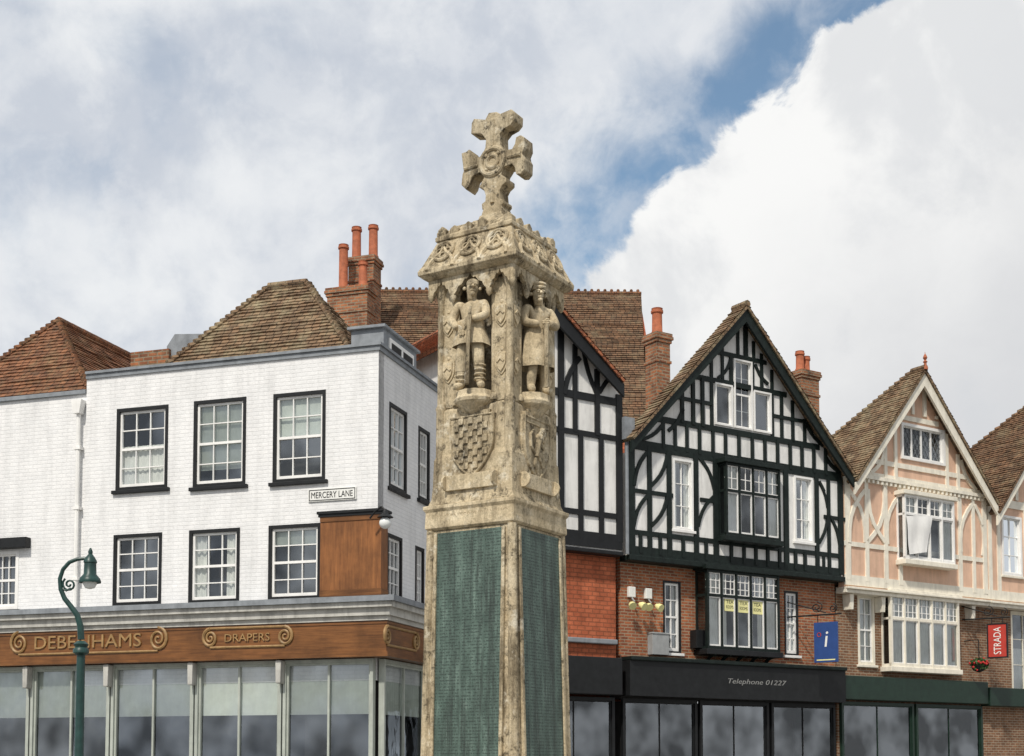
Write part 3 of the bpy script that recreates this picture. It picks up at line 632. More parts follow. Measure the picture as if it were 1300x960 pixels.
# chimneys B
x=FT.hit(834,460,-2.0)[0],FT.hit(851,460,-2.0)[0]
zt1=FT.hit(836,421,-2.0)[1]
chimney(hb,FT,x[0],x[1],5,zt1,-2.5,-2.0,M['chimney_brick'],[(x[0]+.22,-2.25,FT.hit(833,392,-2.25)[1],.15)],label='brick chimney left of the wide gable')
x=FT.hit(1018,490,-4.6)[0],FT.hit(1040,490,-4.6)[0]; zt2=FT.hit(1022,469,-4.6)[1]
chimney(hb,FT,x[0],x[1],8,zt2,-5.1,-4.6,M['chimney_brick'],[(x[0]+.18,-4.85,FT.hit(1014,447,-4.9)[1],.14),(x[0]+.5,-4.9,FT.hit(1022,453,-4.9)[1],.13)],label='brick chimney behind the right slope of the wide gable')
dpp=MB().tube([FT.pt(u0B-.06,zbase,.05),FT.pt(u0B-.06,Zt(797,560),.05)],.045)
dpp.box(FT,u0B-.2,u0B+.1,Zt(797,560),Zt(797,532),-.1,.16); dpp.build('downpipe',M['lead'],hb)
# ---- house A
ha=root('narrow_timbered_house','narrow black and white timbered gable with red brick below, half hidden behind the stone memorial','house',FT.pt(-2,0,-3))
u0A,u1A=Ut(566),Ut(789)
fA,uaA,zaA,zeA,roA=gable(ha,(684,357),(560,446),(793,476),M['tile_red'],M['black'],dB=-7.5,bw=.3)
zAb=Zt(750,697)
e=MB(); wall(e,FT,[(u0A,zAb),(u1A,zAb),(u1A,fA(u1A)),(uaA,fA(uaA)),(u0A,fA(u0A))],[],-.01,6); e.build('wall',M['plaster'],ha)
T=[]
zs_=[]
for y,w in ((505,.18),(552,.13),(652,.13),(685,.36)):
    z=Zt(750,y); zs_.append(z); T.append(((u0A,z),(u1A,z),w))
for x,w in ((712,.16),(737,.13),(763,.13),(786,.18)): V(x,zs_[3],zs_[1],w)
for x,w in ((712,.16),(730,.12),(786,.18)): V(x,zs_[1],min(zs_[0]+3,fA(Ut(x))-.05),w)
for x in (570,600,630,660,690): V(x,zs_[3],fA(Ut(x))-.1,.15)
V(758,zs_[1]-.0,fA(Ut(758))-.05,.13)
T+=arc(FT,716,500,735,455,.08,.11)+arc(FT,739,432,757,500,-.06,.1)+arc(FT,761,498,784,472,.06,.1)
timbers('timber_frame',FT,M['black'],ha,T,d1=.03)
zA1=Zt(750,812,-.25)
e=MB(); wall(e,FT,[(u0A,zA1-1.2),(u1A,zA1-1.2),(u1A,zAb+.05),(u0A,zAb+.05)],[],-.25,5.6); e.build('brick_wall',M['bright_brick'],ha)
MB().box(FT,u0A,u1A,zAb-.1,zAb-.002,-.27,.08).build('jetty_beam',M['black'],ha,bevel=.02)
MB().box(FT,u0A,u1A-.05,zA1-.1,zA1+.02,-.26,-.1).build('string_course',M['lead'],ha,bevel=.02)
MB().box(FT,u0A,u1A-.02,z1B-.85,z1B+.04,-.27,.04).build('shop_fascia',M['black'],ha,bevel=.02)
for i in range(2):
    w=(u1A-u0A)/2; window(ha,FT,(u0A+i*w+.05,u0A+(i+1)*w-.05,.5,z1B-.9),2,1,M['black'],M['black'],fw=.08,d=-.25,rec=.08,split=False,depth=1.5,name='shop_window')
MB().box(FT,u0A,u1A-.02,0,.49,-.5,-.24).build('stall_riser',M['black'],ha)
# ---- house E behind
he=root('rear_house','big crested tile roof behind the timbered gables, with a tall chimney stack at its left','house',(-1,41,0))
FE=Fr((0,43),1.5); FE2=Fr((0,37.4),1.5); B2=Fr((0,48.6),1.5)
rz=(FE.hit(480,368)[1]+FE.hit(813,376)[1])/2
xl=FE.hit(478,368)[0]; xr=FE.hit(814,376)[0]
ez=FE2.hit(790,535)[1]; xr2=FE2.hit(822,530)[0]; xl2=FE2.hit(470,530)[0]
e=MB(); tiled(e,FE2.pt(xl2,ez),FE2.pt(xr2,ez),FE.pt(xr,rz),FE.pt(xl,rz))
tiled(e,B2.pt(xr,ez),B2.pt(xl,ez),FE.pt(xl,rz),FE.pt(xr,rz)); re_=e.build('roof',M['tile'],he); ridge(re_,FE.pt(xl,rz),FE.pt(xr,rz),M['tile_or'],.09,True)
e=MB(); e.hexa([FE2.pt(xl2+.2,0,-.3),FE2.pt(xr2-.2,0,-.3),B2.pt(xr-.2,0,.3),B2.pt(xl+.2,0,.3),FE2.pt(xl2+.2,ez,-.3),FE2.pt(xr2-.2,ez,-.3),B2.pt(xr-.2,ez,.3),B2.pt(xl+.2,ez,.3)])
for x_ in (xl+.1,xr-.1): e.prism(Fr(FE.pt(x_,0)[:2],91.5),[(-5,ez),(5,ez),(0,rz-.1)],-.05,.05)
e.build('wall',M['bright_brick'],he)
FK=Fr((0,38),-17.6)
def fk(px,py,d=0): return FK.hit(px,py,d)
a,b=fk(442,350,-.8)[0],fk(474,350,-.8)[0]; z1=fk(460,325,-.8)[1]
chimney(he,FK,a,b,6,z1,-1.4,-.8,M['chimney_brick'],[(a+.14,-1.1,fk(446,290,-1.1)[1],.15),(b-.14,-1.1,fk(465,288,-1.1)[1],.15)],label='taller rear chimney stack with two pots')
a,b=fk(415,390)[0],fk(466,390)[0]; z1=fk(445,363)[1]
chimney(he,FK,a,b,6,z1,-.6,0,M['chimney_brick'],[(a+.4,-.3,fk(432,312,-.3)[1],.15),(b-.25,-.25,fk(458,334,-.3)[1],.14)],label='lower front chimney stack')
# ---- house C
hc=root('pink_gabled_house','pink plastered house with cream timbers, single steep gable with red finial and white bay windows','house',FT.pt(9.5,0,-3))
u0C,u1C=Ut(1070,670)+.01,Ut(1251,690)
fC,uaC,zaC,zeC,roC=gable(hc,(1174,468),(1086,607),(1268,641),M['tile2'],M['cream'],bw=.30,dB=-3.6,hip=-.1)
zCb=(Zt(1072,742)+Zt(1248,765))/2
gw=FT.rect(1143,542,1198,587)
e=MB(); wall(e,FT,[(u0C,zCb),(u1C,zCb),(u1C,fC(u1C)),(uaC,fC(uaC)),(u0C,fC(u0C))],[gw],0,.2)
e.box(FT,u0C+.01,u1C-.01,zCb,zeC-.2,-3.5,-.6); e.build('wall',M['pink'],hc)
window(hc,FT,gw,4,1,M['white'],M['white'],fw=.08,sw=.03,bw=.06,proud=.06,split=False,curt=None,depth=.35)
e=MB()
for k in range(-12,24):
    for s_ in (1,-1):
        ub=gw[0]+k*.17
        L=gw[3]-gw[2]; p0=Vector((ub,gw[2])); p1=Vector((ub+s_*L*.6,gw[3]))
        lo_,hi=gw[0]+.08,gw[1]-.08
        dx=p1.x-p0.x
        ta,tb=sorted(((lo_-p0.x)/dx,(hi-p0.x)/dx)); t0=max(0.08,ta); t1=min(.92,tb)
        if t1>t0+.05: e.beam(FT,tuple(p0.lerp(p1,t0)),tuple(p0.lerp(p1,t1)),.012,-.06,-.05-.0004*(k%7)-(.004 if s_>0 else 0))
e.build('leaded_lights',M['lead'],hc)
T=[]
zG=Zt(1110,606); z2=Zt(1112,592); zS=Zt(1075,736); zmm=Zt(1075,690)
for z,w in ((zG,.24),(zS,.28),(zmm,.13)): T.append(((u0C,z),(u1C,z),w))
kC=(fC(uaC)-fC(u0C))/(uaC-u0C)
def spC(z,mg=.1): h=(fC(uaC)-z)/kC-mg; return uaC-h,uaC+h
for y in (593,531):
    z=Zt(1150,y); a,b=spC(z); T.append(((a,z),(b,z),.14))
for x,w in ((1075,.2),(1099,.14),(1123,.15),(1141,.15),(1217,.15),(1234,.13),(1248,.18)): V(x,zS,zG,w)
for x in (1124,1137,1202,1216): V(x,zG,min(fC(Ut(x))-.08,99),.12)
V(1175,Zt(1175,530),fC(uaC)-.1,.13)
for x in (1160,1190): V(x,Zt(1175,530),fC(Ut(x))-.08,.1)
for a,b,s_ in ((1077,1098,1),(1101,1122,-1)):
    T+=arc(FT,a,688,b,622,.14*s_,.12)+arc(FT,a,622,b,688,.14*s_,.12)
T+=arc(FT,1219,700,1233,640,.14,.11)+arc(FT,1236,642,1247,705,.14,.11)+arc(FT,1126,690,1140,630,.14,.11)
T+=arc(FT,1105,600,1122,570,-.12,.11)+arc(FT,1219,585,1238,622,-.12,.11)
timbers('timber_frame',FT,M['cream'],hc,T)
e=MB()
uu=u0C
while uu<u1C-.1: e.box(FT,uu,uu+.08,zG-.2,zG-.11,.0,.1); uu+=.18
e.box(FT,u0C,u1C,zG-.1,zG+.0,.0,.12); e.build('dentil_band',M['cream'],hc)
e=MB(); e.box(FT,u0C,u1C,zCb-.06,zCb+.0,-.3,.16).box(FT,u0C,u1C,zCb-.16,zCb-.062,-.3,.08); e.build('jetty_cornice',M['cream'],hc,bevel=.01)
for x in (1078,1118,1232): MB().prism(FT,[(Ut(x),zCb-.17),(Ut(x)+.16,zCb-.17),(Ut(x)+.13,zCb-.6),(Ut(x)+.03,zCb-.6)],-.3,-.02).build('jetty_bracket',M['cream'],hc,bevel=.01)
wd=FT.rect(1089,756,1110,844,DB)
z0C=Zt(1075,850,DB)
e=MB(); wall(e,FT,[(u0C,0),(u1C,0),(u1C,zCb-.1),(u0C,zCb-.1)],[wd],DB,3.2); e.build('brick_wall',M['brown_brick'],hc)
window(hc,FT,wd,2,4,M['cream'],M['white'],fw=.08,d=DB,curt='net',sill=M['cream'])
oriel(hc,FT,FT.rect(1149,632,1212,713,.3),4,.3,.70,M['white'],M['white'],curt='sides',leads=(2,2),head=M['cream'],sillm=M['cream'],fw=.06)
oriel(hc,FT,FT.rect(1133,757,1220,848,.1),5,.35,.66,M['cream'],M['white'],d=DB,curt='net',leads=(3,3),head=M['cream'],sillm=M['cream'],fw=.08,name='bay_window')
zf=Zt(1150,856,.1)
MB().box(FT,u0C,u1C,zf-.75,zf-.1,DB-.01,.0).build('shop_fascia',M['darkgreen'],hc,bevel=.02)
for i in range(2):
    w=(u1C-u0C)/2; window(hc,FT,(u0C+i*w+.05,u0C+(i+1)*w-.05,.4,zf-.8),2,1,M['darkgreen'],M['darkgreen'],fw=.08,d=DB+.1,rec=.08,split=False,depth=.095,name='shop_window')
fc=FT.pt(uaC,zaC,.38)
MB().lathe(fc,[(r_*.75,z_*.72) for r_,z_ in [(.10,-.05),(.1,.05),(.06,.1),(.05,.22),(.09,.26),(.05,.3),(.04,.34),(.085,.42),(.06,.5),(.015,.58),(.005,.66)]],12).build('finial',M['terracotta'],hc,smooth=True)
# ---- house D
hd=root('end_pink_house','pink and cream gabled house at the right edge of the frame, partly cut off','house',FT.pt(14,0,-3))
u0D,u1D=u1C+.02,Ut(1440,700)
fD,uaD,zaD,zeD,roD=gable(hd,(1345,508),(1267,641),(1440,685),M['tile'],M['cream'],bw=.30,dB=-5,hip=-.9)
wd=FT.rect(1271,656,1296,731); wd2=FT.rect(1330,660,1370,745)
e=MB(); wall(e,FT,[(u0D,zCb),(u1D,zCb),(u1D,fD(u1D)),(uaD,fD(uaD)),(u0D,fD(u0D))],[wd,wd2],0,.6)
e.box(FT,u0D+.01,u1D-.01,zCb,zeD-.2,-4.9,-.6); e.build('wall',M['pink'],hd)
window(hd,FT,wd,2,3,M['white'],M['white'],fw=.07,proud=.05,split=False,sill=M['cream'],curt='net'); window(hd,FT,wd2,2,3,M['white'],M['white'],fw=.07,proud=.05,split=False,sill=M['cream'],curt='net')
T=[]
for z,w in ((zG-.15,.24),(zS,.28)): T.append(((u0D,z),(u1D,z),w))
for x in (1255,1266,1300,1320,1380): V(x,zS,zG,.15)
for x in (1290,1310,1330): V(x,zG,fD(Ut(x))-.1,.13)
timbers('timber_frame',FT,M['cream'],hd,T)
e=MB(); e.box(FT,u0D,u1D,zCb-.06,zCb,-.3,.16).box(FT,u0D,u1D,zCb-.16,zCb-.062,-.3,.08); e.build('jetty_cornice',M['cream'],hd)
ws=FT.rect(1284,778,1330,880,DB)
e=MB(); wall(e,FT,[(u0D,0),(u1D,0),(u1D,zCb-.1),(u0D,zCb-.1)],[ws],DB,4.6); e.build('brick_wall',M['brown_brick'],hd)
window(hd,FT,ws,3,3,M['cream'],M['cream'],d=DB,split=False,curt='half')
MB().box(FT,u0D,u1D,zf-.8,zf-.25,DB-.01,.05).build('shop_fascia',M['darkgreen'],hd,bevel=.02)
# ------------------------------------------------------------ hanging signs etc.
def hang(name,label,x0,y0,x1,y1,mat,dd=.45,border=None):
    u=FT.hit(x0,(y0+y1)/2,dd)[0]; p=FT.pt(u,0,dd); fr=Fr((p.x,p.y),-36)
    a=fr.rect(x0,y0,x1,y1); rt=root(name,label,'sign',fr.pt((a[0]+a[1])/2,a[2]))
    MB().box(fr,a[0],a[1],a[2],a[3],-.03,.03).build('sign_board',mat,rt,bevel=.006)
    if border:
        t=.035; m=MB()
        m.box(fr,a[0]-t,a[0],a[2]-t,a[3]+t,-.04,.042).box(fr,a[1],a[1]+t,a[2]-t,a[3]+t,-.04,.042).box(fr,a[0],a[1],a[3],a[3]+t,-.04,.041).box(fr,a[0],a[1],a[2]-t,a[2],-.04,.041)
        m.build('sign_frame',border,rt)
    z=a[3]+.2
    m=MB().tube([fr.pt(-dd+DB,z,0),fr.pt(a[1]+.1,z,0)],.022)
    m.tube([fr.pt(a[0]+.1,z,0),fr.pt(a[0]+.1,a[3],0)],.012).tube([fr.pt(a[1]-.1,z,0),fr.pt(a[1]-.1,a[3],0)],.012)
    sc=[]
    for k in range(26):
        t=k/25*3.6*math.pi; r_=.17*(1-k/30); sc.append(fr.pt((a[0]+a[1])/2-.25+math.sin(t)*r_,z+.2+math.cos(t)*r_*.9,0))
    m.tube(sc,.014,5)
    sc=[fr.pt((a[0]+a[1])/2+.2+math.sin(k/19*3.2*math.pi)*.12*(1-k/24),z+.15+math.cos(k/19*3.2*math.pi)*.12*(1-k/24),0) for k in range(20)]
    m.tube(sc,.014,5); m.tube([fr.pt(-dd+DB,z+.4,0),fr.pt((a[0]+a[1])/2,z+.05,0)],.016,5)
    m.build('bracket',M['black'],rt,smooth=True)
    return rt,fr,a
si,fi,a=hang('information_sign','blue hanging sign with white letter i on an iron bracket from the brick wall',1034,790,1064,841,M['blue'])
uc,zc_=(a[0]+a[1])/2,(a[2]+a[3])/2
text('i',fi,uc+.02,zc_+.08,.031,.62,M['signwhite'],si,ext=.003,shear=.12)
MB().add([fi.pt(a[0]+.07,a[2]+.05,.0335),fi.pt(a[1]-.07,a[2]+.05,.0335),fi.pt(a[1]-.07,a[2]+.08,.0335),fi.pt(a[0]+.07,a[2]+.08,.0335)],[(0,1,2,3)]).build('line_mark',M['yellow'],si)
MB().ring(fi.pt(uc-.18,zc_+.2,.034),fi.u,Vector((0,0,1)),.05,.011).build('red_mark',M['red'],si)
sr,f2,a=hang('restaurant_sign','red hanging sign with white upright lettering at the right edge of the frame',1255,793,1278,834,M['red'],border=M['black'])
text('STRADA',f2,(a[0]+a[1])/2,(a[2]+a[3])/2,.031,.30,M['signwhite'],sr,rot=math.pi/2,width=(a[3]-a[2])*.84,ext=.003)
def flood(px,py,label):
    p=FT.hit(px,py,DB); rt=root('wall_light',label,'wall light',FT.pt(p[0],p[1],DB),group='floodlights on the brick wall')
    MB().box(FT,p[0]-.1,p[0]+.1,p[1]+.1,p[1]+.36,DB,DB+.1).build('light_box',M['signwhite'],rt,bevel=.015)
    MB().tube([FT.pt(p[0],p[1]+.1,DB+.06),FT.pt(p[0],p[1]-.02,DB+.18)],.02).build('arm',M['grey'],rt)
    for s_ in (-1,1):
        c=FT.pt(p[0]+s_*.13,p[1]-.06,DB+.2); MB().tube([c,c+FT.n*.06+Vector((s_*.02,0,-.04)),c+FT.n*.14+Vector((s_*.04,0,-.09))],[.04,.085,.1],12).build('spot_head',M['yellow'],rt,smooth=True)
flood(800,764,'white floodlight with twin spots on the brick wall, left one of the pair'); flood(821,766,'white floodlight with twin spots on the brick wall, right one of the pair')
p=FT.rect(822,805,843,832,DB); e=MB().box(FT,p[0],p[1],p[2],p[3],DB-.005,DB+.2); e.box(FT,p[0]-.015,p[1]+.015,p[3]-.02,p[3]+.02,DB,DB+.22)
tag(e.build('alarm_box',M['grey'],org=FT.pt(p[0],p[2],DB),bevel=.01),'pale grey metal box on the brick wall left of the narrow white window','utility box')
p=FT.rect(876,801,893,824,DB); e=MB().box(FT,p[0],p[1],p[2],p[3],DB-.005,DB+.25); e.tube([FT.pt((p[0]+p[1])/2,p[3],DB+.1),FT.pt((p[0]+p[1])/2,p[3]+.3,DB+.05)],.02)
tag(e.build('utility_box',M['black'],org=FT.pt(p[0],p[2],DB),bevel=.01),'dark box on the brick wall beside the lower oriel window','utility box')
def notice(x0,x1,y,txt,lab):
    p=FT.rect(x0,y-8,x1,y+8,.1); o=MB().box(FT,p[0],p[1],p[2],p[3],.093,.099).build('window_notice',M['yellow'],org=FT.pt(p[0],p[2],.09)); tag(o,lab,'notice',group='yellow notices in the oriel window')
    for i,l in enumerate(txt): text(l,FT,(p[0]+p[1])/2,p[3]-.085-.13*i,.0995,.12,M['black'],o,width=(p[1]-p[0])*.7,ext=.001)
notice(937,951,770,['TEA','ROOMS'],'yellow notice in the oriel window, middle of the three'); notice(955,968,772,['TEA','ROOMS'],'yellow notice in the oriel window, right of the three'); notice(920,933,768,['TEA','ROOMS'],'yellow notice in the oriel window, left of the three')
cl=MB(); r=FT.rect(1153,656,1186,706,.36); nx,ny=12,14; vs=[]
for j in range(ny+1):
    for i in range(nx+1):
        s_=i/nx; t_=j/ny; wd_=1-.3*t_
        u=r[0]+(r[1]-r[0])*(.45+(s_-.5)*wd_-.08*t_); z=r[3]-(r[3]-r[2])*t_*(1-.12*s_)+.10*(s_-.4)*(1-t_)
        vs.append(FT.pt(u,z,.355+.014*math.sin(s_*9+t_*2)+.012*math.sin(t_*7)))
cl.add(vs,[(j*(nx+1)+i,j*(nx+1)+i+1,(j+1)*(nx+1)+i+1,(j+1)*(nx+1)+i) for j in range(ny) for i in range(nx)])
tag(cl.build('white_cloth',M['white'],smooth=True,org=FT.pt(r[0],r[2],.36)),'crumpled white cloth hanging out of the upper oriel of the pink house','cloth')
p=FT.hit(1243,845,.2); c=FT.pt(p[0],p[1],.2); fbk=root('hanging_basket','small hanging basket of red flowers beside the red sign','flower basket',c)
MB().lathe(c,[(.02,-.2),(.13,-.16),(.2,-.05),(.22,.0),(.2,.0)],12).build('basket',M['black'],fbk,smooth=True)
e=MB(); fl=MB()
for k in range(260):
    v=Vector((random.gauss(0,1),random.gauss(0,1),random.gauss(0,1))).normalized()*.27*random.random()**.35; v.z=v.z*.7+.03; q=c+v
    t1=Vector((random.gauss(0,1),random.gauss(0,1),random.gauss(0,1))).normalized()*.05; t2=t1.cross(Vector((random.random(),random.random(),.3))).normalized()*.035
    e.add([q-t1,q+t2,q+t1,q-t2],[(0,1,2,3)])
    if k%9==0: fl.ball(q+v*.15,.035,6,4)
e.build('foliage',M['leaf'],fbk); fl.build('flowers',M['flower'],fbk)
MB().tube([c+Vector((0,0,.1)),c+Vector((0,0,.75)),FT.pt(p[0],p[1]+.75,DB)],.015).build('hook',M['black'],fbk)
# ------------------------------------------------------------ street lamp
FL=Fr((0,17),0); L=lambda x,y:FL.pt(*FL.hit(x,y))
b=L(103,820); gx=b.x
sl_=root('street_lamp','dark green swan neck street lamp in front of the wooden shop fascia','street lamp',(gx,17,0))
e=MB().lathe((gx,17,0),[(.17,0),(.17,.25),(.13,.32),(.11,.9),(.085,1.0),(.06,1.1),(.052,b.z-.12)],14); e.lathe((gx,17,b.z-.12),[(.06,0),(.10,.03),(.10,.07),(.075,.1),(.095,.14),(.05,.18)],14); e.build('post',M['lampgreen'],sl_,smooth=True)
pts=[L(x,y) for x,y in ((103,812),(102,795),(98,781),(90,770),(82,760),(77,748),(76,735),(80,723),(88,714),(98,710),(107,709),(113,711))]
e=MB().tube(pts,[.045,.042,.038,.034,.032,.03,.028,.027,.026,.025,.024,.024],8)
sc=[L(88+9*(1-k/22)*math.cos(k*.55+2.2),742-9*(1-k/22)*math.sin(k*.55+2.2)) for k in range(20)]
e.tube(sc,.014,6); e.tube([L(79,748),L(84,750),L(90,747)],.014,6); e.build('swan_neck',M['lampgreen'],sl_,smooth=True)
h=L(114,745)
MB().lathe(h,[(.06,.09),(.135,.05),(.14,.07),(.125,.11),(.08,.16),(.075,.30),(.085,.31),(.08,.34),(.05,.39),(.025,.42),(.03,.45),(.01,.5)],16).build('lantern_hood',M['lampgreen'],sl_,smooth=True)
MB().lathe(h,[(.01,-.03),(.06,-.015),(.085,.03),(.09,.07)],14).build('lantern_glass',M['globe'],sl_,smooth=True)
# ------------------------------------------------------------ memorial
CX=((630.5-650)/F*13,13.0)
AN=-31.5
ML=Fr(CX,AN); MR=Fr(CX,AN+90); MF=[ML,MR,Fr(CX,AN+180),Fr(CX,AN+270)]
mm=root('stone_memorial','tall weathered stone memorial pillar with carved figures, green bronze panels and a cross','memorial',(CX[0],CX[1],0))
ST,SD,SP,SC=M['stone'],M['stone_dark'],M['stone_pale'],M['stone_shaded']
zz=lambda y,d=.45:ML.hit(603,y,d)[1]
MB().loft(CX,[(0,1.6),(.18,1.6)],AN).build('step',ST,mm,bevel=.02); MB().loft(CX,[(.181,1.25),(.36,1.25)],AN).build('step',ST,mm,bevel=.02)
zP=zz(668,.5)
HT,HB=.472,.512
MB().loft(CX,[(.361,.72),(.9,.70),(1.0,.62),(1.12,.60),(1.2,.545),(2.0,HB),(zP,HT)],AN).build('lower_shaft',ST,mm,bevel=.01)
hw=lambda z:HB+(HT-HB)*(z-2.0)/(zP-2.0) if z>2 else .545+(HB-.545)*(z-1.2)/.8
zt_=zP-.03
for fr in MF:
    P=fr.pt; u=.385; a,b=1.3,zt_
    e=MB().hexa([P(-u,a,hw(a)+.012),P(u,a,hw(a)+.012),P(u,a,.3),P(-u,a,.3),P(-u,b,hw(b)+.012),P(u,b,hw(b)+.012),P(u,b,.3),P(-u,b,.3)])
    q=e.build('bronze_panel',M['bronze'],mm,label='green verdigris bronze name panel')
    for x in (-u,u):
        MB().hexa([P(x-.018,a,hw(a)+.03),P(x+.018,a,hw(a)+.03),P(x+.018,a,.3),P(x-.018,a,.3),P(x-.018,b,hw(b)+.03),P(x+.018,b,hw(b)+.03),P(x+.018,b,.3),P(x-.018,b,.3)]).build('panel_moulding',ST,mm,bevel=.005)
for sx in (1,-1):
    for sy in (1,-1):
        P0=ML.pt(sx*.502,1.2,sy*.502); P1=ML.pt(sx*.460,zP,sy*.460); MB().tube([P0,P1],[.05,.045],10).build('corner_shaft',ST,mm,smooth=True)
z1,z2=zP+.001,zz(638,.5)
ib=MB().loft(CX,[(z1,.48),(z1+.02,.505),(z1+.05,.505),(z2-.05,.50),(z2-.02,.52),(z2+.012,.52),(z2+.02,.49)],AN).build('inscription_band',SP,mm,bevel=.004)
text('OF CANTERBURY WHO',ML,.02,(z1+z2)/2,.498,.095,M['carved'],ib,name='inscription',width=.84,ext=.002)
zA_,zB_,zC_,zD_,zE_=zz(628,.47),zz(612,.46),zz(578,.45),zz(572,.44),zz(515,.44)
MB().loft(CX,[(z2+.021,.485),(zA_,.462),(zB_,.452),(zC_,.445),(zD_,.425),(zE_,.410),(zE_+.04,.375)],AN).build('shield_block',ST,mm,bevel=.008)
zF_=zz(362,.42)
MB().loft(CX,[(zE_+.02,.265),(zF_+.1,.26)],AN).build('upper_core',SC,mm)  # niche backs carry the darkened stone, painted shade behind the arcade
def heater(uc,z1_,w,h):
    pts=[(uc-w/2,z1_),(uc+w/2,z1_)]
    for k in range(1,9):
        t=k/8; pts.append((uc+w/2*(1-t**2.4) if t<1 else uc,z1_-h*(.35+.65*t)))
    for k in range(7,0,-1):
        t=k/8; pts.append((uc-w/2*(1-t**2.4),z1_-h*(.35+.65*t)))
    return pts
def inside(p,uc,z1_,w,h,mg=.03):
    t=(z1_-p[1])/h
    if t<0 or t>1: return False
    hwid=w/2 if t<.35 else w/2*(1-((t-.35)/.65)**2.4)
    return abs(p[0]-uc)<hwid-mg
zT=zz(341,.50)
for fi_,fr in enumerate(MF):
    for s_ in (-1,1):
        e=MB()
        e.box(fr,s_*.298-.098,s_*.298+.098,zE_+.03,zF_+.04,.20,.362+.001*fi_)
        for uu,rr in ((s_*.205,.023),(s_*.378,.020),(s_*.233,.014)):
            e.tube([fr.pt(uu,zE_+.03,.385),fr.pt(uu,zF_+.02,.382)],rr,8)
            e.lathe(fr.pt(uu,zF_-.02,.388),[(rr,-.09),(rr*1.4,-.085),(rr*1.1,-.05),(rr*2,.0),(rr*2.1,.03)],10)
            e.lathe(fr.pt(uu,zE_+.04,.388),[(rr*2.1,0),(rr*1.9,.04),(rr*1.1,.07)],10)
        e.build('niche_pier',ST,mm,smooth=True,bevel=.004)
    zb_=zF_-.09; poly=[(-.483,zT),(.483,zT),(.483,zb_+.05)]
    for c0,hw_ in ((.335,.12),(0,.195),(-.335,.12)):
        H_=(zT-zb_)*(.97 if hw_>.15 else .88)
        for k in range(21):
            t=-1+k/10; uu=c0-hw_*t
            zq_=zb_+H_*((1-abs(t))**.6)*.93-.03*abs(math.sin(abs(t)*3*math.pi))*(1 if 0<abs(t)<1 else 0)
            poly.append((uu,max(zb_+(.05 if abs(uu)>.44 else 0),zq_)))
    poly.append((-.483,zb_+.05))
    MB().prism(fr,poly,.44,.487).build('canopy_arcade',ST,mm,bevel=.004)
    for uu in (-.205,.205,-.465,.465):
        MB().lathe(fr.pt(uu,zb_+(.05 if abs(uu)>.4 else 0),.464),[(.006,-.06),(.026,-.035),(.034,.0),(.022,.03),(.034,.06),(.028,.09)],8).build('canopy_pendant',ST,mm,smooth=True)
    e=MB(); c=fr.pt(0,0,.385)
    prof=[(.03,zE_-.10),(.10,zE_-.06),(.15,zE_-.01),(.2,zE_+.03),(.21,zE_+.06),(.19,zE_+.09),(.185,zE_+.14)]
    e.lathe(c,prof,12); e.build('figure_pedestal',SP,mm,bevel=.004)
    e=MB(); zt3=zz(527,.44); hh=zt3-zz(607,.46); w=.50
    e.prism(fr,heater(0,zt3,w,hh),.40,.462)
    hp=heater(0,zt3-.012,w-.024,hh-.03); e.tube([fr.pt(a_,b_,.462) for a_,b_ in hp],.013,6,True)
    if fi_%2==0:
        for i in range(-4,5):
            for j in range(9):
                if (i+j)%2==0:
                    p=(i*.054,zt3-.055-j*.062)
                    if inside(p,0,zt3,w,hh,.045): e.box(fr,p[0]-.0265,p[0]+.0265,p[1]-.0305,p[1]+.0305,.45,.480)
    else:
        zc0=zt3-hh*.42; B=lambda a,b:fr.pt(a,zc0+b,.466)
        e.tube([B(-.03,-.12),B(-.02,-.02),B(.02,.07),B(.06,.13)],[.035,.042,.05,.03],8)
        e.ball(B(.07,.16),.042,8,6); e.tube([B(.08,.16),B(.125,.15)],[.025,.015],6)
        for t_ in ([B(.03,.07),B(.12,.05),B(.16,.1)],[B(.0,.05),B(.11,-.02),B(.15,.0)],[B(-.02,-.1),B(.06,-.15),B(.09,-.21)],[B(-.03,-.12),B(-.06,-.2),B(-.01,-.27)],[B(-.04,-.1),B(-.13,-.03),B(-.14,.08),B(-.08,.13)]): e.tube(t_,.018,6)
        e.box(fr,-.21,.21,zt3-.075,zt3-.06,.45,.474)
    e.build('large_shield',ST,mm,bevel=.003)
    e=MB(); zz0=zt3+.01
    e.box(fr,-.2,.2,zz0-.015,zz0+.03,.39,.448)
    for s_ in (-1,0,1): e.ball(fr.pt(s_*.1,zz0+.06,.415),.045,8,6)
    e.build('shield_crest',ST,mm,smooth=True,bevel=.004)
    e=MB(); za2,zb2=zz(622,.48),zz(600,.48)
    e.box(fr,-.27,.27,za2+.02,zb2,.43,.488); e.tube([fr.pt(-.29,(za2+zb2)/2+.01,.478),fr.pt(-.27,(za2+zb2)/2+.01,.478)],.075,10); e.tube([fr.pt(.27,(za2+zb2)/2+.01,.478),fr.pt(.29,(za2+zb2)/2+.01,.478)],.075,10)
    e.build('carved_scroll',SP,mm,bevel=.004)
    for s_ in (-1,1):
        for y in (392,452):
            zt4=zz(y,.42); w,h=.15,.22
            e=MB(); e.prism(fr,heater(s_*.305,zt4,w,h),.35,.408); e.prism(fr,heater(s_*.305,zt4-.02,w*.72,h*.78),.40,.424)
            e.beam(fr,(s_*.305-.04,zt4-.1),(s_*.305,zt4-.06),.022,.41,.436); e.beam(fr,(s_*.305+.04,zt4-.1),(s_*.305,zt4-.06),.022,.41,.435)
            e.ball(fr.pt(s_*.305,zt4+.03,.378),.03,8,5)
            e.build('small_shield',SP,mm,bevel=.003)
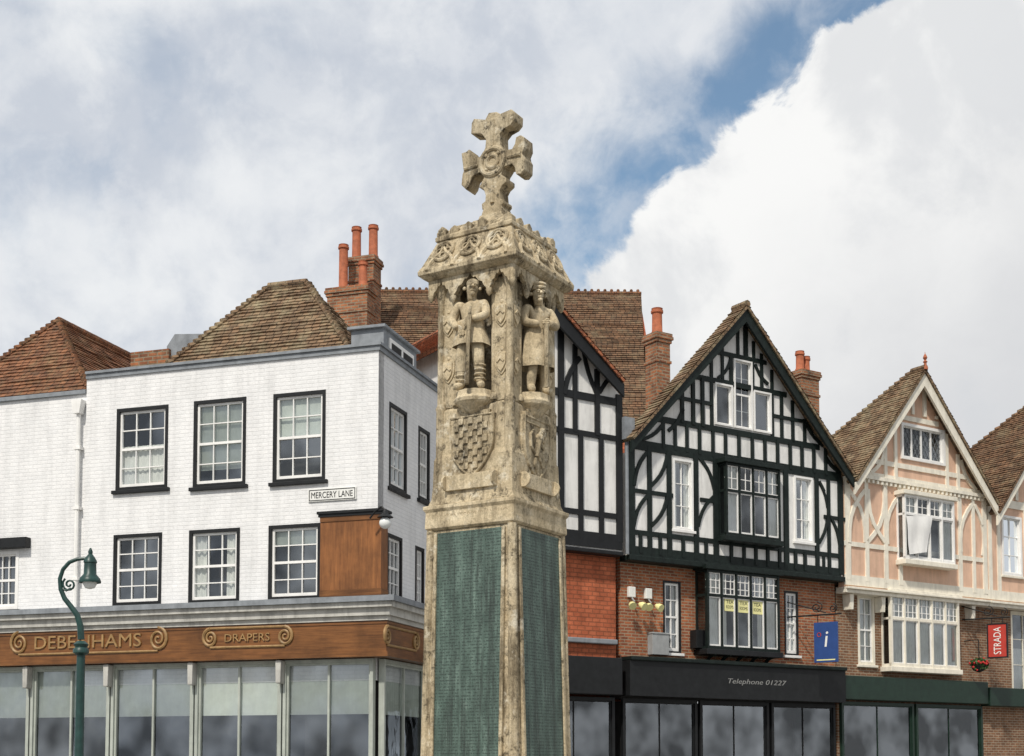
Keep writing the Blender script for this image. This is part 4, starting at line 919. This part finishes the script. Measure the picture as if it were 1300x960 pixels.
for sx in (1,-1):
    for sy in (1,-1):
        c0=ML.pt(sx*.392,0,sy*.392)
        MB().lathe(c0,[(.07,zA_),(.07,zB_),(.055,zB_+.04),(.05,zE_),(.058,zE_+.03),(.04,zE_+.07),(.034,zF_-.1),(.048,zF_-.05),(.065,zF_+.02),(.09,zF_+.07)],10).build('corner_colonnette',ST,mm,smooth=True)
# cornice
pr=[(366,.31),(350,.34),(344,.495),(340,.525),(336,.548),(334,.562),(329,.564),(326,.55),(324,.535),(297,.425),(295,.44),(290,.44),(288,.40),(281,.30)]
pr=[(zz(y,h),h) for y,h in pr]
co=MB().loft(CX,pr,AN).build('cornice',ST,mm,bevel=.005)
z_a,h_a=pr[8]; z_b,h_b=pr[9]
for fi_,fr in enumerate(MF):
    b_=(fr.pt(0,z_b,h_b)-fr.pt(0,z_a,h_a)); L_=b_.length; b_.normalize(); nn=fr.u.cross(b_).normalized()
    if nn.dot(fr.n)<0: nn=-nn
    random.seed(20+fi_)
    for i in range(-1,2):
        e=MB(); c=fr.pt(i*.305,(z_a+z_b)/2,(h_a+h_b)/2)+nn*.008
        e.ring(c,fr.u,b_,.108,.020,20,8)
        for k in range(4):
            an=k*math.pi/2; e.ring(c+(fr.u*math.cos(an)+b_*math.sin(an))*.050,fr.u,b_,.034,.012,12)
        e.build('quatrefoil',ST,co,smooth=True)
        # small ogee gablet rising over each quatrefoil
        o_=fr.pt(i*.305,pr[6][0]-.01,.552)
        arc_=[(-.148,.0),(-.135,.07),(-.09,.14),(-.035,.185),(0,.245),(.035,.185),(.09,.14),(.135,.07),(.148,.0)]
        MB().tube([o_+fr.u*a_+b_*h_ +nn*.012 for a_,h_ in arc_],[.022,.022,.022,.022,.026,.022,.022,.022,.022],6).build('gablet',SP,co,smooth=True)
    for s_ in (-1,-.62,-.2,.22,.6,1):
        hh=random.uniform(.05,.12)
        MB().prism(fr,[(s_*.38-.05,pr[11][0]-.01),(s_*.38+.05,pr[11][0]-.01),(s_*.38+.055,pr[11][0]+hh*.6),(s_*.38+.01,pr[11][0]+hh),(s_*.38-.045,pr[11][0]+hh*.7)],.345+.002*fi_,.42+.003*fi_).build('broken_cresting',SD,co,bevel=.01)
# cross
cz=lambda y:ML.hit(627,y,.08)[1]
z_=cz(205)
zb0=pr[-1][0]-.05
MB().loft(CX,[(zb0,.25),(zb0+.06,.235),(zb0+.065,.19),(zb0+.12,.175),(zb0+.125,.14),(zb0+.18,.125)],AN).build('cross_base',SD,mm,bevel=.008)
zc1=zb0+.12
KU=.90
poly_r=[(.17,zc1),(.145,zc1+.08),(.115,zc1+.13),(.14,zc1+.15),(.14,zc1+.18),(.10,zc1+.20),(.09,z_-.31),(.12,z_-.27),(.175,z_-.24),(.175,z_-.20),(.11,z_-.155),(.14,z_-.085),(.25,z_-.075),(.285,z_-.12),(.30,z_-.19),(.36,z_-.20),(.405,z_-.165),(.41,z_-.06),(.375,z_),(.41,z_+.06),(.405,z_+.16),(.36,z_+.19),(.30,z_+.18),(.285,z_+.115),(.25,z_+.075),(.14,z_+.085),(.095,z_+.15),(.09,z_+.26),(.14,z_+.30),(.23,z_+.32),(.28,z_+.36),(.285,z_+.44),(.24,z_+.48),(.10,z_+.465),(.05,z_+.495)]
poly=[(a*KU,b) for a,b in poly_r]+[(-a*KU*(.97 if i%2 else 1.02),b+(.014 if i%3 else -.014)) for i,(a,b) in reversed(list(enumerate(poly_r)))]
cr=MB().prism(ML,poly,-.085,.085).build('cross',SD,mm,bevel=.007)
e=MB()
for d in (.085,-.085):
    c=ML.pt(0,z_,d); e.ring(c,ML.u,Vector((0,0,1)),.135,.026,22,8); e.ring(c,ML.u,Vector((0,0,1)),.062,.022,16,8)
    for k in range(4):
        an=k*math.pi/2+.785; e.ball(c+(ML.u*math.cos(an)+Vector((0,0,1))*math.sin(an))*.10,.022,8,5)
    for a_,b_2 in (((.17,0),(.33,.0)),((-.17,0),(-.33,.0)),((0,.16),(0,.42)),((0,-.18),(0,-.42))):
        e.tube([c+ML.u*a_[0]+Vector((0,0,a_[1])),c+ML.u*b_2[0]+Vector((0,0,b_2[1]))],[.016,.026],8)
e.build('cross_carving',SD,cr,smooth=True)
# figures
def skinfig(fr,d0,z0,H,J,E,rs=1.04,us=1.1):
    keys=list(J); me=bpy.data.meshes.new('t'); pos=[fr.pt(J[k][0]*H*us,z0+J[k][2]*H,d0+J[k][1]*H) for k in keys]
    me.from_pydata(pos,[(keys.index(a),keys.index(b)) for a,b in E],[])
    o=bpy.data.objects.new('t',me); COL.objects.link(o)
    m=o.modifiers.new('s','SKIN'); m.use_smooth_shade=True; m.branch_smoothing=.6
    for i,k in enumerate(keys):
        r=J[k][3]*H*rs; me.skin_vertices[0].data[i].radius=(r,r*(J[k][4] if len(J[k])>4 else 1))
        me.skin_vertices[0].data[i].use_root=(k=='pelvis')
    s2=o.modifiers.new('b','SUBSURF'); s2.levels=2; s2.render_levels=2
    bpy.context.view_layer.update()
    m2=bpy.data.meshes.new_from_object(o.evaluated_get(bpy.context.evaluated_depsgraph_get()))
    mb=MB().add([v.co.copy() for v in m2.vertices],[tuple(p.vertices) for p in m2.polygons])
    bpy.data.objects.remove(o)
    Q=lambda u,d,z:fr.pt(u*H*us,z0+z*H,d0+d*H)
    return mb,Q
EDG=[('pelvis','waist'),('waist','chest'),('chest','neck0'),('neck0','neck'),('neck','head'),('head','crown'),('pelvis','hl'),('hl','kl'),('kl','al'),('al','tl'),('pelvis','hr'),('hr','kr'),('kr','ar'),('ar','tr'),('chest','sl'),('sl','el'),('el','wl'),('chest','sr'),('sr','er'),('er','wr')]
def fingers(mb,c,dirv,side,H):
    for k in range(4):
        o=c+side*(k-1.5)*.016*H; l=(.055,.065,.06,.045)[k]*H
        mb.tube([o,o+dirv*l*.6,o+dirv*l-Vector((0,0,1))*.012*H],[.010*H,.009*H,.007*H],6)
    mb.tube([c-side*.03*H,c-side*.045*H+dirv*.03*H],[.011*H,.008*H],6)
def face(mb,Q,H,hx,hy,hz,turn):
    f=lambda a,b,c: Q(hx+a*math.cos(turn)+b*math.sin(turn),hy+b*math.cos(turn)-a*math.sin(turn),hz+c)
    mb.tube([f(0,.056,.02),f(0,.080,-.008),f(0,.062,-.014)],[.008*H,.014*H,.007*H],6)
    for s_ in (-1,1):
        mb.tube([f(s_*.008,.062,.022),f(s_*.035,.052,.022)],[.009*H,.008*H],6); mb.ball(f(s_*.022,.053,.010),.009*H,6,4); mb.ball(f(s_*.062,.0,-.002),.017*H,6,4)
    mb.tube([f(-.02,.057,-.034),f(0,.063,-.032),f(.02,.057,-.034)],.007*H,6); mb.ball(f(0,.046,-.058),.022*H,8,5)
zped=zE_+.13
Hh=zz(353,.46)-zped
# figures stand on the pedestals, each turned a little towards the square
pL=ML.pt(0,0,.462); pR=MR.pt(0,0,.462)
GL=Fr((pL.x,pL.y),AN+10); GR=Fr((pR.x,pR.y),AN+90-30)
JL=dict(pelvis=(0,0,.50,.080,.75),waist=(.0,.0,.60,.076,.75),chest=(.005,.005,.71,.096,.75),neck0=(.01,.01,.80,.05),neck=(.012,.018,.84,.04),head=(.02,.03,.895,.056),crown=(.02,.02,.95,.047),
 hl=(-.055,0,.47,.068),kl=(-.075,.035,.275,.052),al=(-.08,.0,.07,.036),tl=(-.11,.085,.03,.034),hr=(.055,0,.47,.068),kr=(.07,.02,.275,.052),ar=(.075,-.01,.07,.036),tr=(.115,.07,.03,.034),
 sl=(-.11,.0,.775,.050),el=(-.155,.03,.63,.040),wl=(-.075,.115,.535,.03),sr=(.115,.0,.775,.050),er=(.15,.05,.64,.040),wr=(.045,.125,.60,.03))
mb,Q=skinfig(GL,0,zped,Hh,JL,EDG)
face(mb,Q,Hh,.02,.03,.90,.45); fingers(mb,Q(-.06,.125,.53),(GL.u*.8-Vector((0,0,.5))).normalized(),Vector((0,0,1)),Hh); fingers(mb,Q(.035,.135,.60),(-GL.u*.8-Vector((0,0,.3))).normalized(),Vector((0,0,1)),Hh)
fg=mb.build('carved_soldier',SP,mm,smooth=True,label='carved stone bareheaded soldier holding a rifle in the left niche')
def skirt(fr,d0,zs):
    m=MB(); n=20; vs=[]
    for z,a,b in zs:
        for k in range(n):
            t=k*2*math.pi/n; w=1+.06*math.sin(6*t+z*9); vs.append(fr.pt(a*1.1*Hh*w*math.cos(t),zped+z*Hh,d0+b*1.06*Hh*w*math.sin(t)))
    r=len(zs); m.add(vs,[(i*n+k,i*n+(k+1)%n,(i+1)*n+(k+1)%n,(i+1)*n+k) for i in range(r-1) for k in range(n)]); return m
skirt(GL,0,[(.40,.15,.112),(.46,.14,.108),(.52,.123,.1),(.585,.105,.088),(.6,.112,.092),(.62,.105,.088)]).build('tunic',SP,fg,smooth=True)
e=MB().ball(Q(.02,.012,.94),.063*Hh,12,8,(1,1,.8)); e.build('hair',SD,fg,smooth=True)
e=MB().tube([Q(.02,.15,.03),Q(.03,.15,.3),Q(.04,.148,.58),Q(.05,.145,.70)],[.022*Hh,.016*Hh,.02*Hh,.010*Hh],8); e.build('rifle',SD,fg,smooth=True)
for s_ in (-1,1):
    e=MB()
    for z in (.1,.14,.18,.22): e.ring(Q(s_*.078,.01,z),GL.u,GL.n,.047*Hh,.009*Hh,12,6)
    e.build('puttee',ST,fg,smooth=True)
JR=dict(JL); JR.update(head=(-.015,.045,.885,.056),crown=(-.012,.035,.945,.047),neck=(-.004,.025,.84,.04),el=(-.15,.05,.62,.043),wl=(-.04,.13,.60,.032),er=(.15,.05,.62,.043),wr=(.03,.135,.62,.032),kl=(-.06,.03,.275,.053),kr=(.06,.02,.275,.053),al=(-.06,0,.07,.036),ar=(.065,0,.07,.036),tl=(-.085,.085,.03,.034),tr=(.09,.085,.03,.034))
mb,Q=skinfig(GR,0,zped,Hh,JR,EDG)
face(mb,Q,Hh,-.015,.045,.888,-.1); fingers(mb,Q(-.03,.14,.60),(GR.u*.9).normalized(),Vector((0,0,1)),Hh); fingers(mb,Q(.03,.15,.62),(-GR.u*.9).normalized(),Vector((0,0,1)),Hh)
fg=mb.build('carved_airman',SP,mm,smooth=True,label='carved stone figure in cap and long coat in the right niche')
skirt(GR,0,[(.24,.15,.125),(.32,.148,.12),(.45,.135,.11),(.55,.118,.098),(.585,.108,.09),(.6,.115,.095),(.62,.105,.09)]).build('long_coat',SP,fg,smooth=True)
e=MB().lathe(Q(-.013,.035,.945),[(.060*Hh,-.02),(.066*Hh,0),(.066*Hh,.012),(.084*Hh,.03),(.072*Hh,.05),(.02*Hh,.055)],14); e.tube([Q(-.05,.09,.945),Q(-.02,.115,.938),Q(.02,.10,.945)],.012*Hh,6); e.build('cap',ST,fg,smooth=True)
e=MB().tube([Q(.0,.16,.04),Q(.0,.16,.60)],[.018*Hh,.022*Hh],8); e.build('staff',SD,fg,smooth=True)
# ------------------------------------------------------------ world, sun, camera
w=bpy.data.worlds.new('World'); S.world=w; w.use_nodes=True; nt=w.node_tree; nt.nodes.clear()
SUN_EL,SUN_AZ=R(48),R(202)
sky=N(nt,'ShaderNodeTexSky',sky_type='NISHITA'); sky.sun_disc=False; sky.sun_elevation=SUN_EL; sky.sun_rotation=SUN_AZ
skc=mix(nt,1.,sky.outputs[0],(.92,1.03,.98),'MULTIPLY')
bs=N(nt,'ShaderNodeBackground'); bs.inputs['Strength'].default_value=.14; nt.links.new(skc,bs.inputs[0])
tc=N(nt,'ShaderNodeTexCoord'); dirv=tc.outputs['Generated']
sx=N(nt,'ShaderNodeSeparateXYZ'); nt.links.new(dirv,sx.inputs[0])
def mth(op,a,b=None,c=None,clamp=False):
    m=N(nt,'ShaderNodeMath',operation=op); m.use_clamp=clamp
    for i,v in enumerate((a,b,c)):
        if v is None: continue
        if hasattr(v,'links'): nt.links.new(v,m.inputs[i])
        else: m.inputs[i].default_value=v
    return m.outputs[0]
def wn(scale,detail,rough,dist=0,off=0):
    mp=N(nt,'ShaderNodeMapping'); mp.inputs['Location'].default_value=(off,off*.7,off*.3); nt.links.new(dirv,mp.inputs[0])
    n=N(nt,'ShaderNodeTexNoise'); n.inputs['Scale'].default_value=scale; n.inputs['Detail'].default_value=detail; n.inputs['Roughness'].default_value=rough; n.inputs['Distortion'].default_value=dist
    nt.links.new(mp.outputs[0],n.inputs['Vector']); return n.outputs['Fac']
def sm(v,a,b):
    m=N(nt,'ShaderNodeMapRange',interpolation_type='SMOOTHSTEP'); m.inputs[1].default_value=a; m.inputs[2].default_value=b; nt.links.new(v,m.inputs[0]); return m.outputs[0]
yy=mth('MAXIMUM',sx.outputs[1],.12); X=mth('DIVIDE',sx.outputs[0],yy); Z=mth('DIVIDE',sx.outputs[2],yy)
n1=wn(6,9,.55,.2); n2=wn(19,11,.6,.3,3.1); n3=wn(4.6,9,.6,.4,7.7); n4=wn(8,9,.58,.2,11); n5=wn(3,6,.5,.2,5); n6=wn(11,9,.6,.4,23)
v=mth('SUBTRACT',Z,X); v=mth('ADD',v,mth('MULTIPLY',mth('SUBTRACT',n1,.5),.17)); v=mth('ADD',v,mth('MULTIPLY',mth('SUBTRACT',n2,.5),.15))
edge=sm(v,.300,.322); fade=sm(v,.345,.46)
blue=mth('MULTIPLY',edge,mth('SUBTRACT',1.,fade))
blue=mth('MULTIPLY',blue,mth('ADD',.48,mth('MULTIPLY',sm(n6,.36,.56),.47)))
thin=mth('MULTIPLY',sm(n3,.50,.68),.30); thin=mth('MULTIPLY',thin,edge); thin=mth('MULTIPLY',thin,sm(n6,.38,.56))
blue=mth('MAXIMUM',blue,thin); blue=mth('MULTIPLY',blue,sm(sx.outputs[1],.1,.5))
def wmix(f,a,b): return mix(nt,f,a,b)
left=wmix(sm(n4,.36,.62),(.60,.645,.72),(.87,.89,.91)); left=wmix(mth('MULTIPLY',sm(n5,.42,.62),.5),left,(.635,.675,.745))
left=wmix(mth('MULTIPLY',sm(n2,.45,.62),.30),left,(.93,.94,.95))
right=wmix(sm(v,-.15,.26),(.70,.71,.73),(.98,.98,.97)); right=wmix(mth('MULTIPLY',sm(n4,.46,.62),.6),right,(.68,.70,.73))
cc=wmix(edge,right,left)
bc=N(nt,'ShaderNodeBackground'); nt.links.new(cc,bc.inputs[0]); bc.inputs['Strength'].default_value=.97
ms=N(nt,'ShaderNodeMixShader'); nt.links.new(blue,ms.inputs[0]); nt.links.new(bc.outputs[0],ms.inputs[1]); nt.links.new(bs.outputs[0],ms.inputs[2])
ow=N(nt,'ShaderNodeOutputWorld'); nt.links.new(ms.outputs[0],ow.inputs[0])
sd=bpy.data.lights.new('sun','SUN'); sd.energy=3.3; sd.angle=R(3); sd.color=(1,.94,.85)
so=bpy.data.objects.new('sun',sd); COL.objects.link(so)
to=Vector((math.sin(SUN_AZ)*math.cos(SUN_EL),math.cos(SUN_AZ)*math.cos(SUN_EL),math.sin(SUN_EL)))
so.rotation_euler=to.to_track_quat('Z','Y').to_euler(); so.location=to*60
cd=bpy.data.cameras.new('camera'); co_=bpy.data.objects.new('camera',cd); COL.objects.link(co_)
co_.location=CAM; co_.rotation_euler=(R(90)+PITCH,0,0); cd.sensor_width=36; cd.lens=36*F/1300; cd.shift_y=(PY-480)/1300; cd.clip_end=2000
S.camera=co_
S.view_settings.view_transform='Standard'; S.view_settings.look='None'; S.view_settings.exposure=0
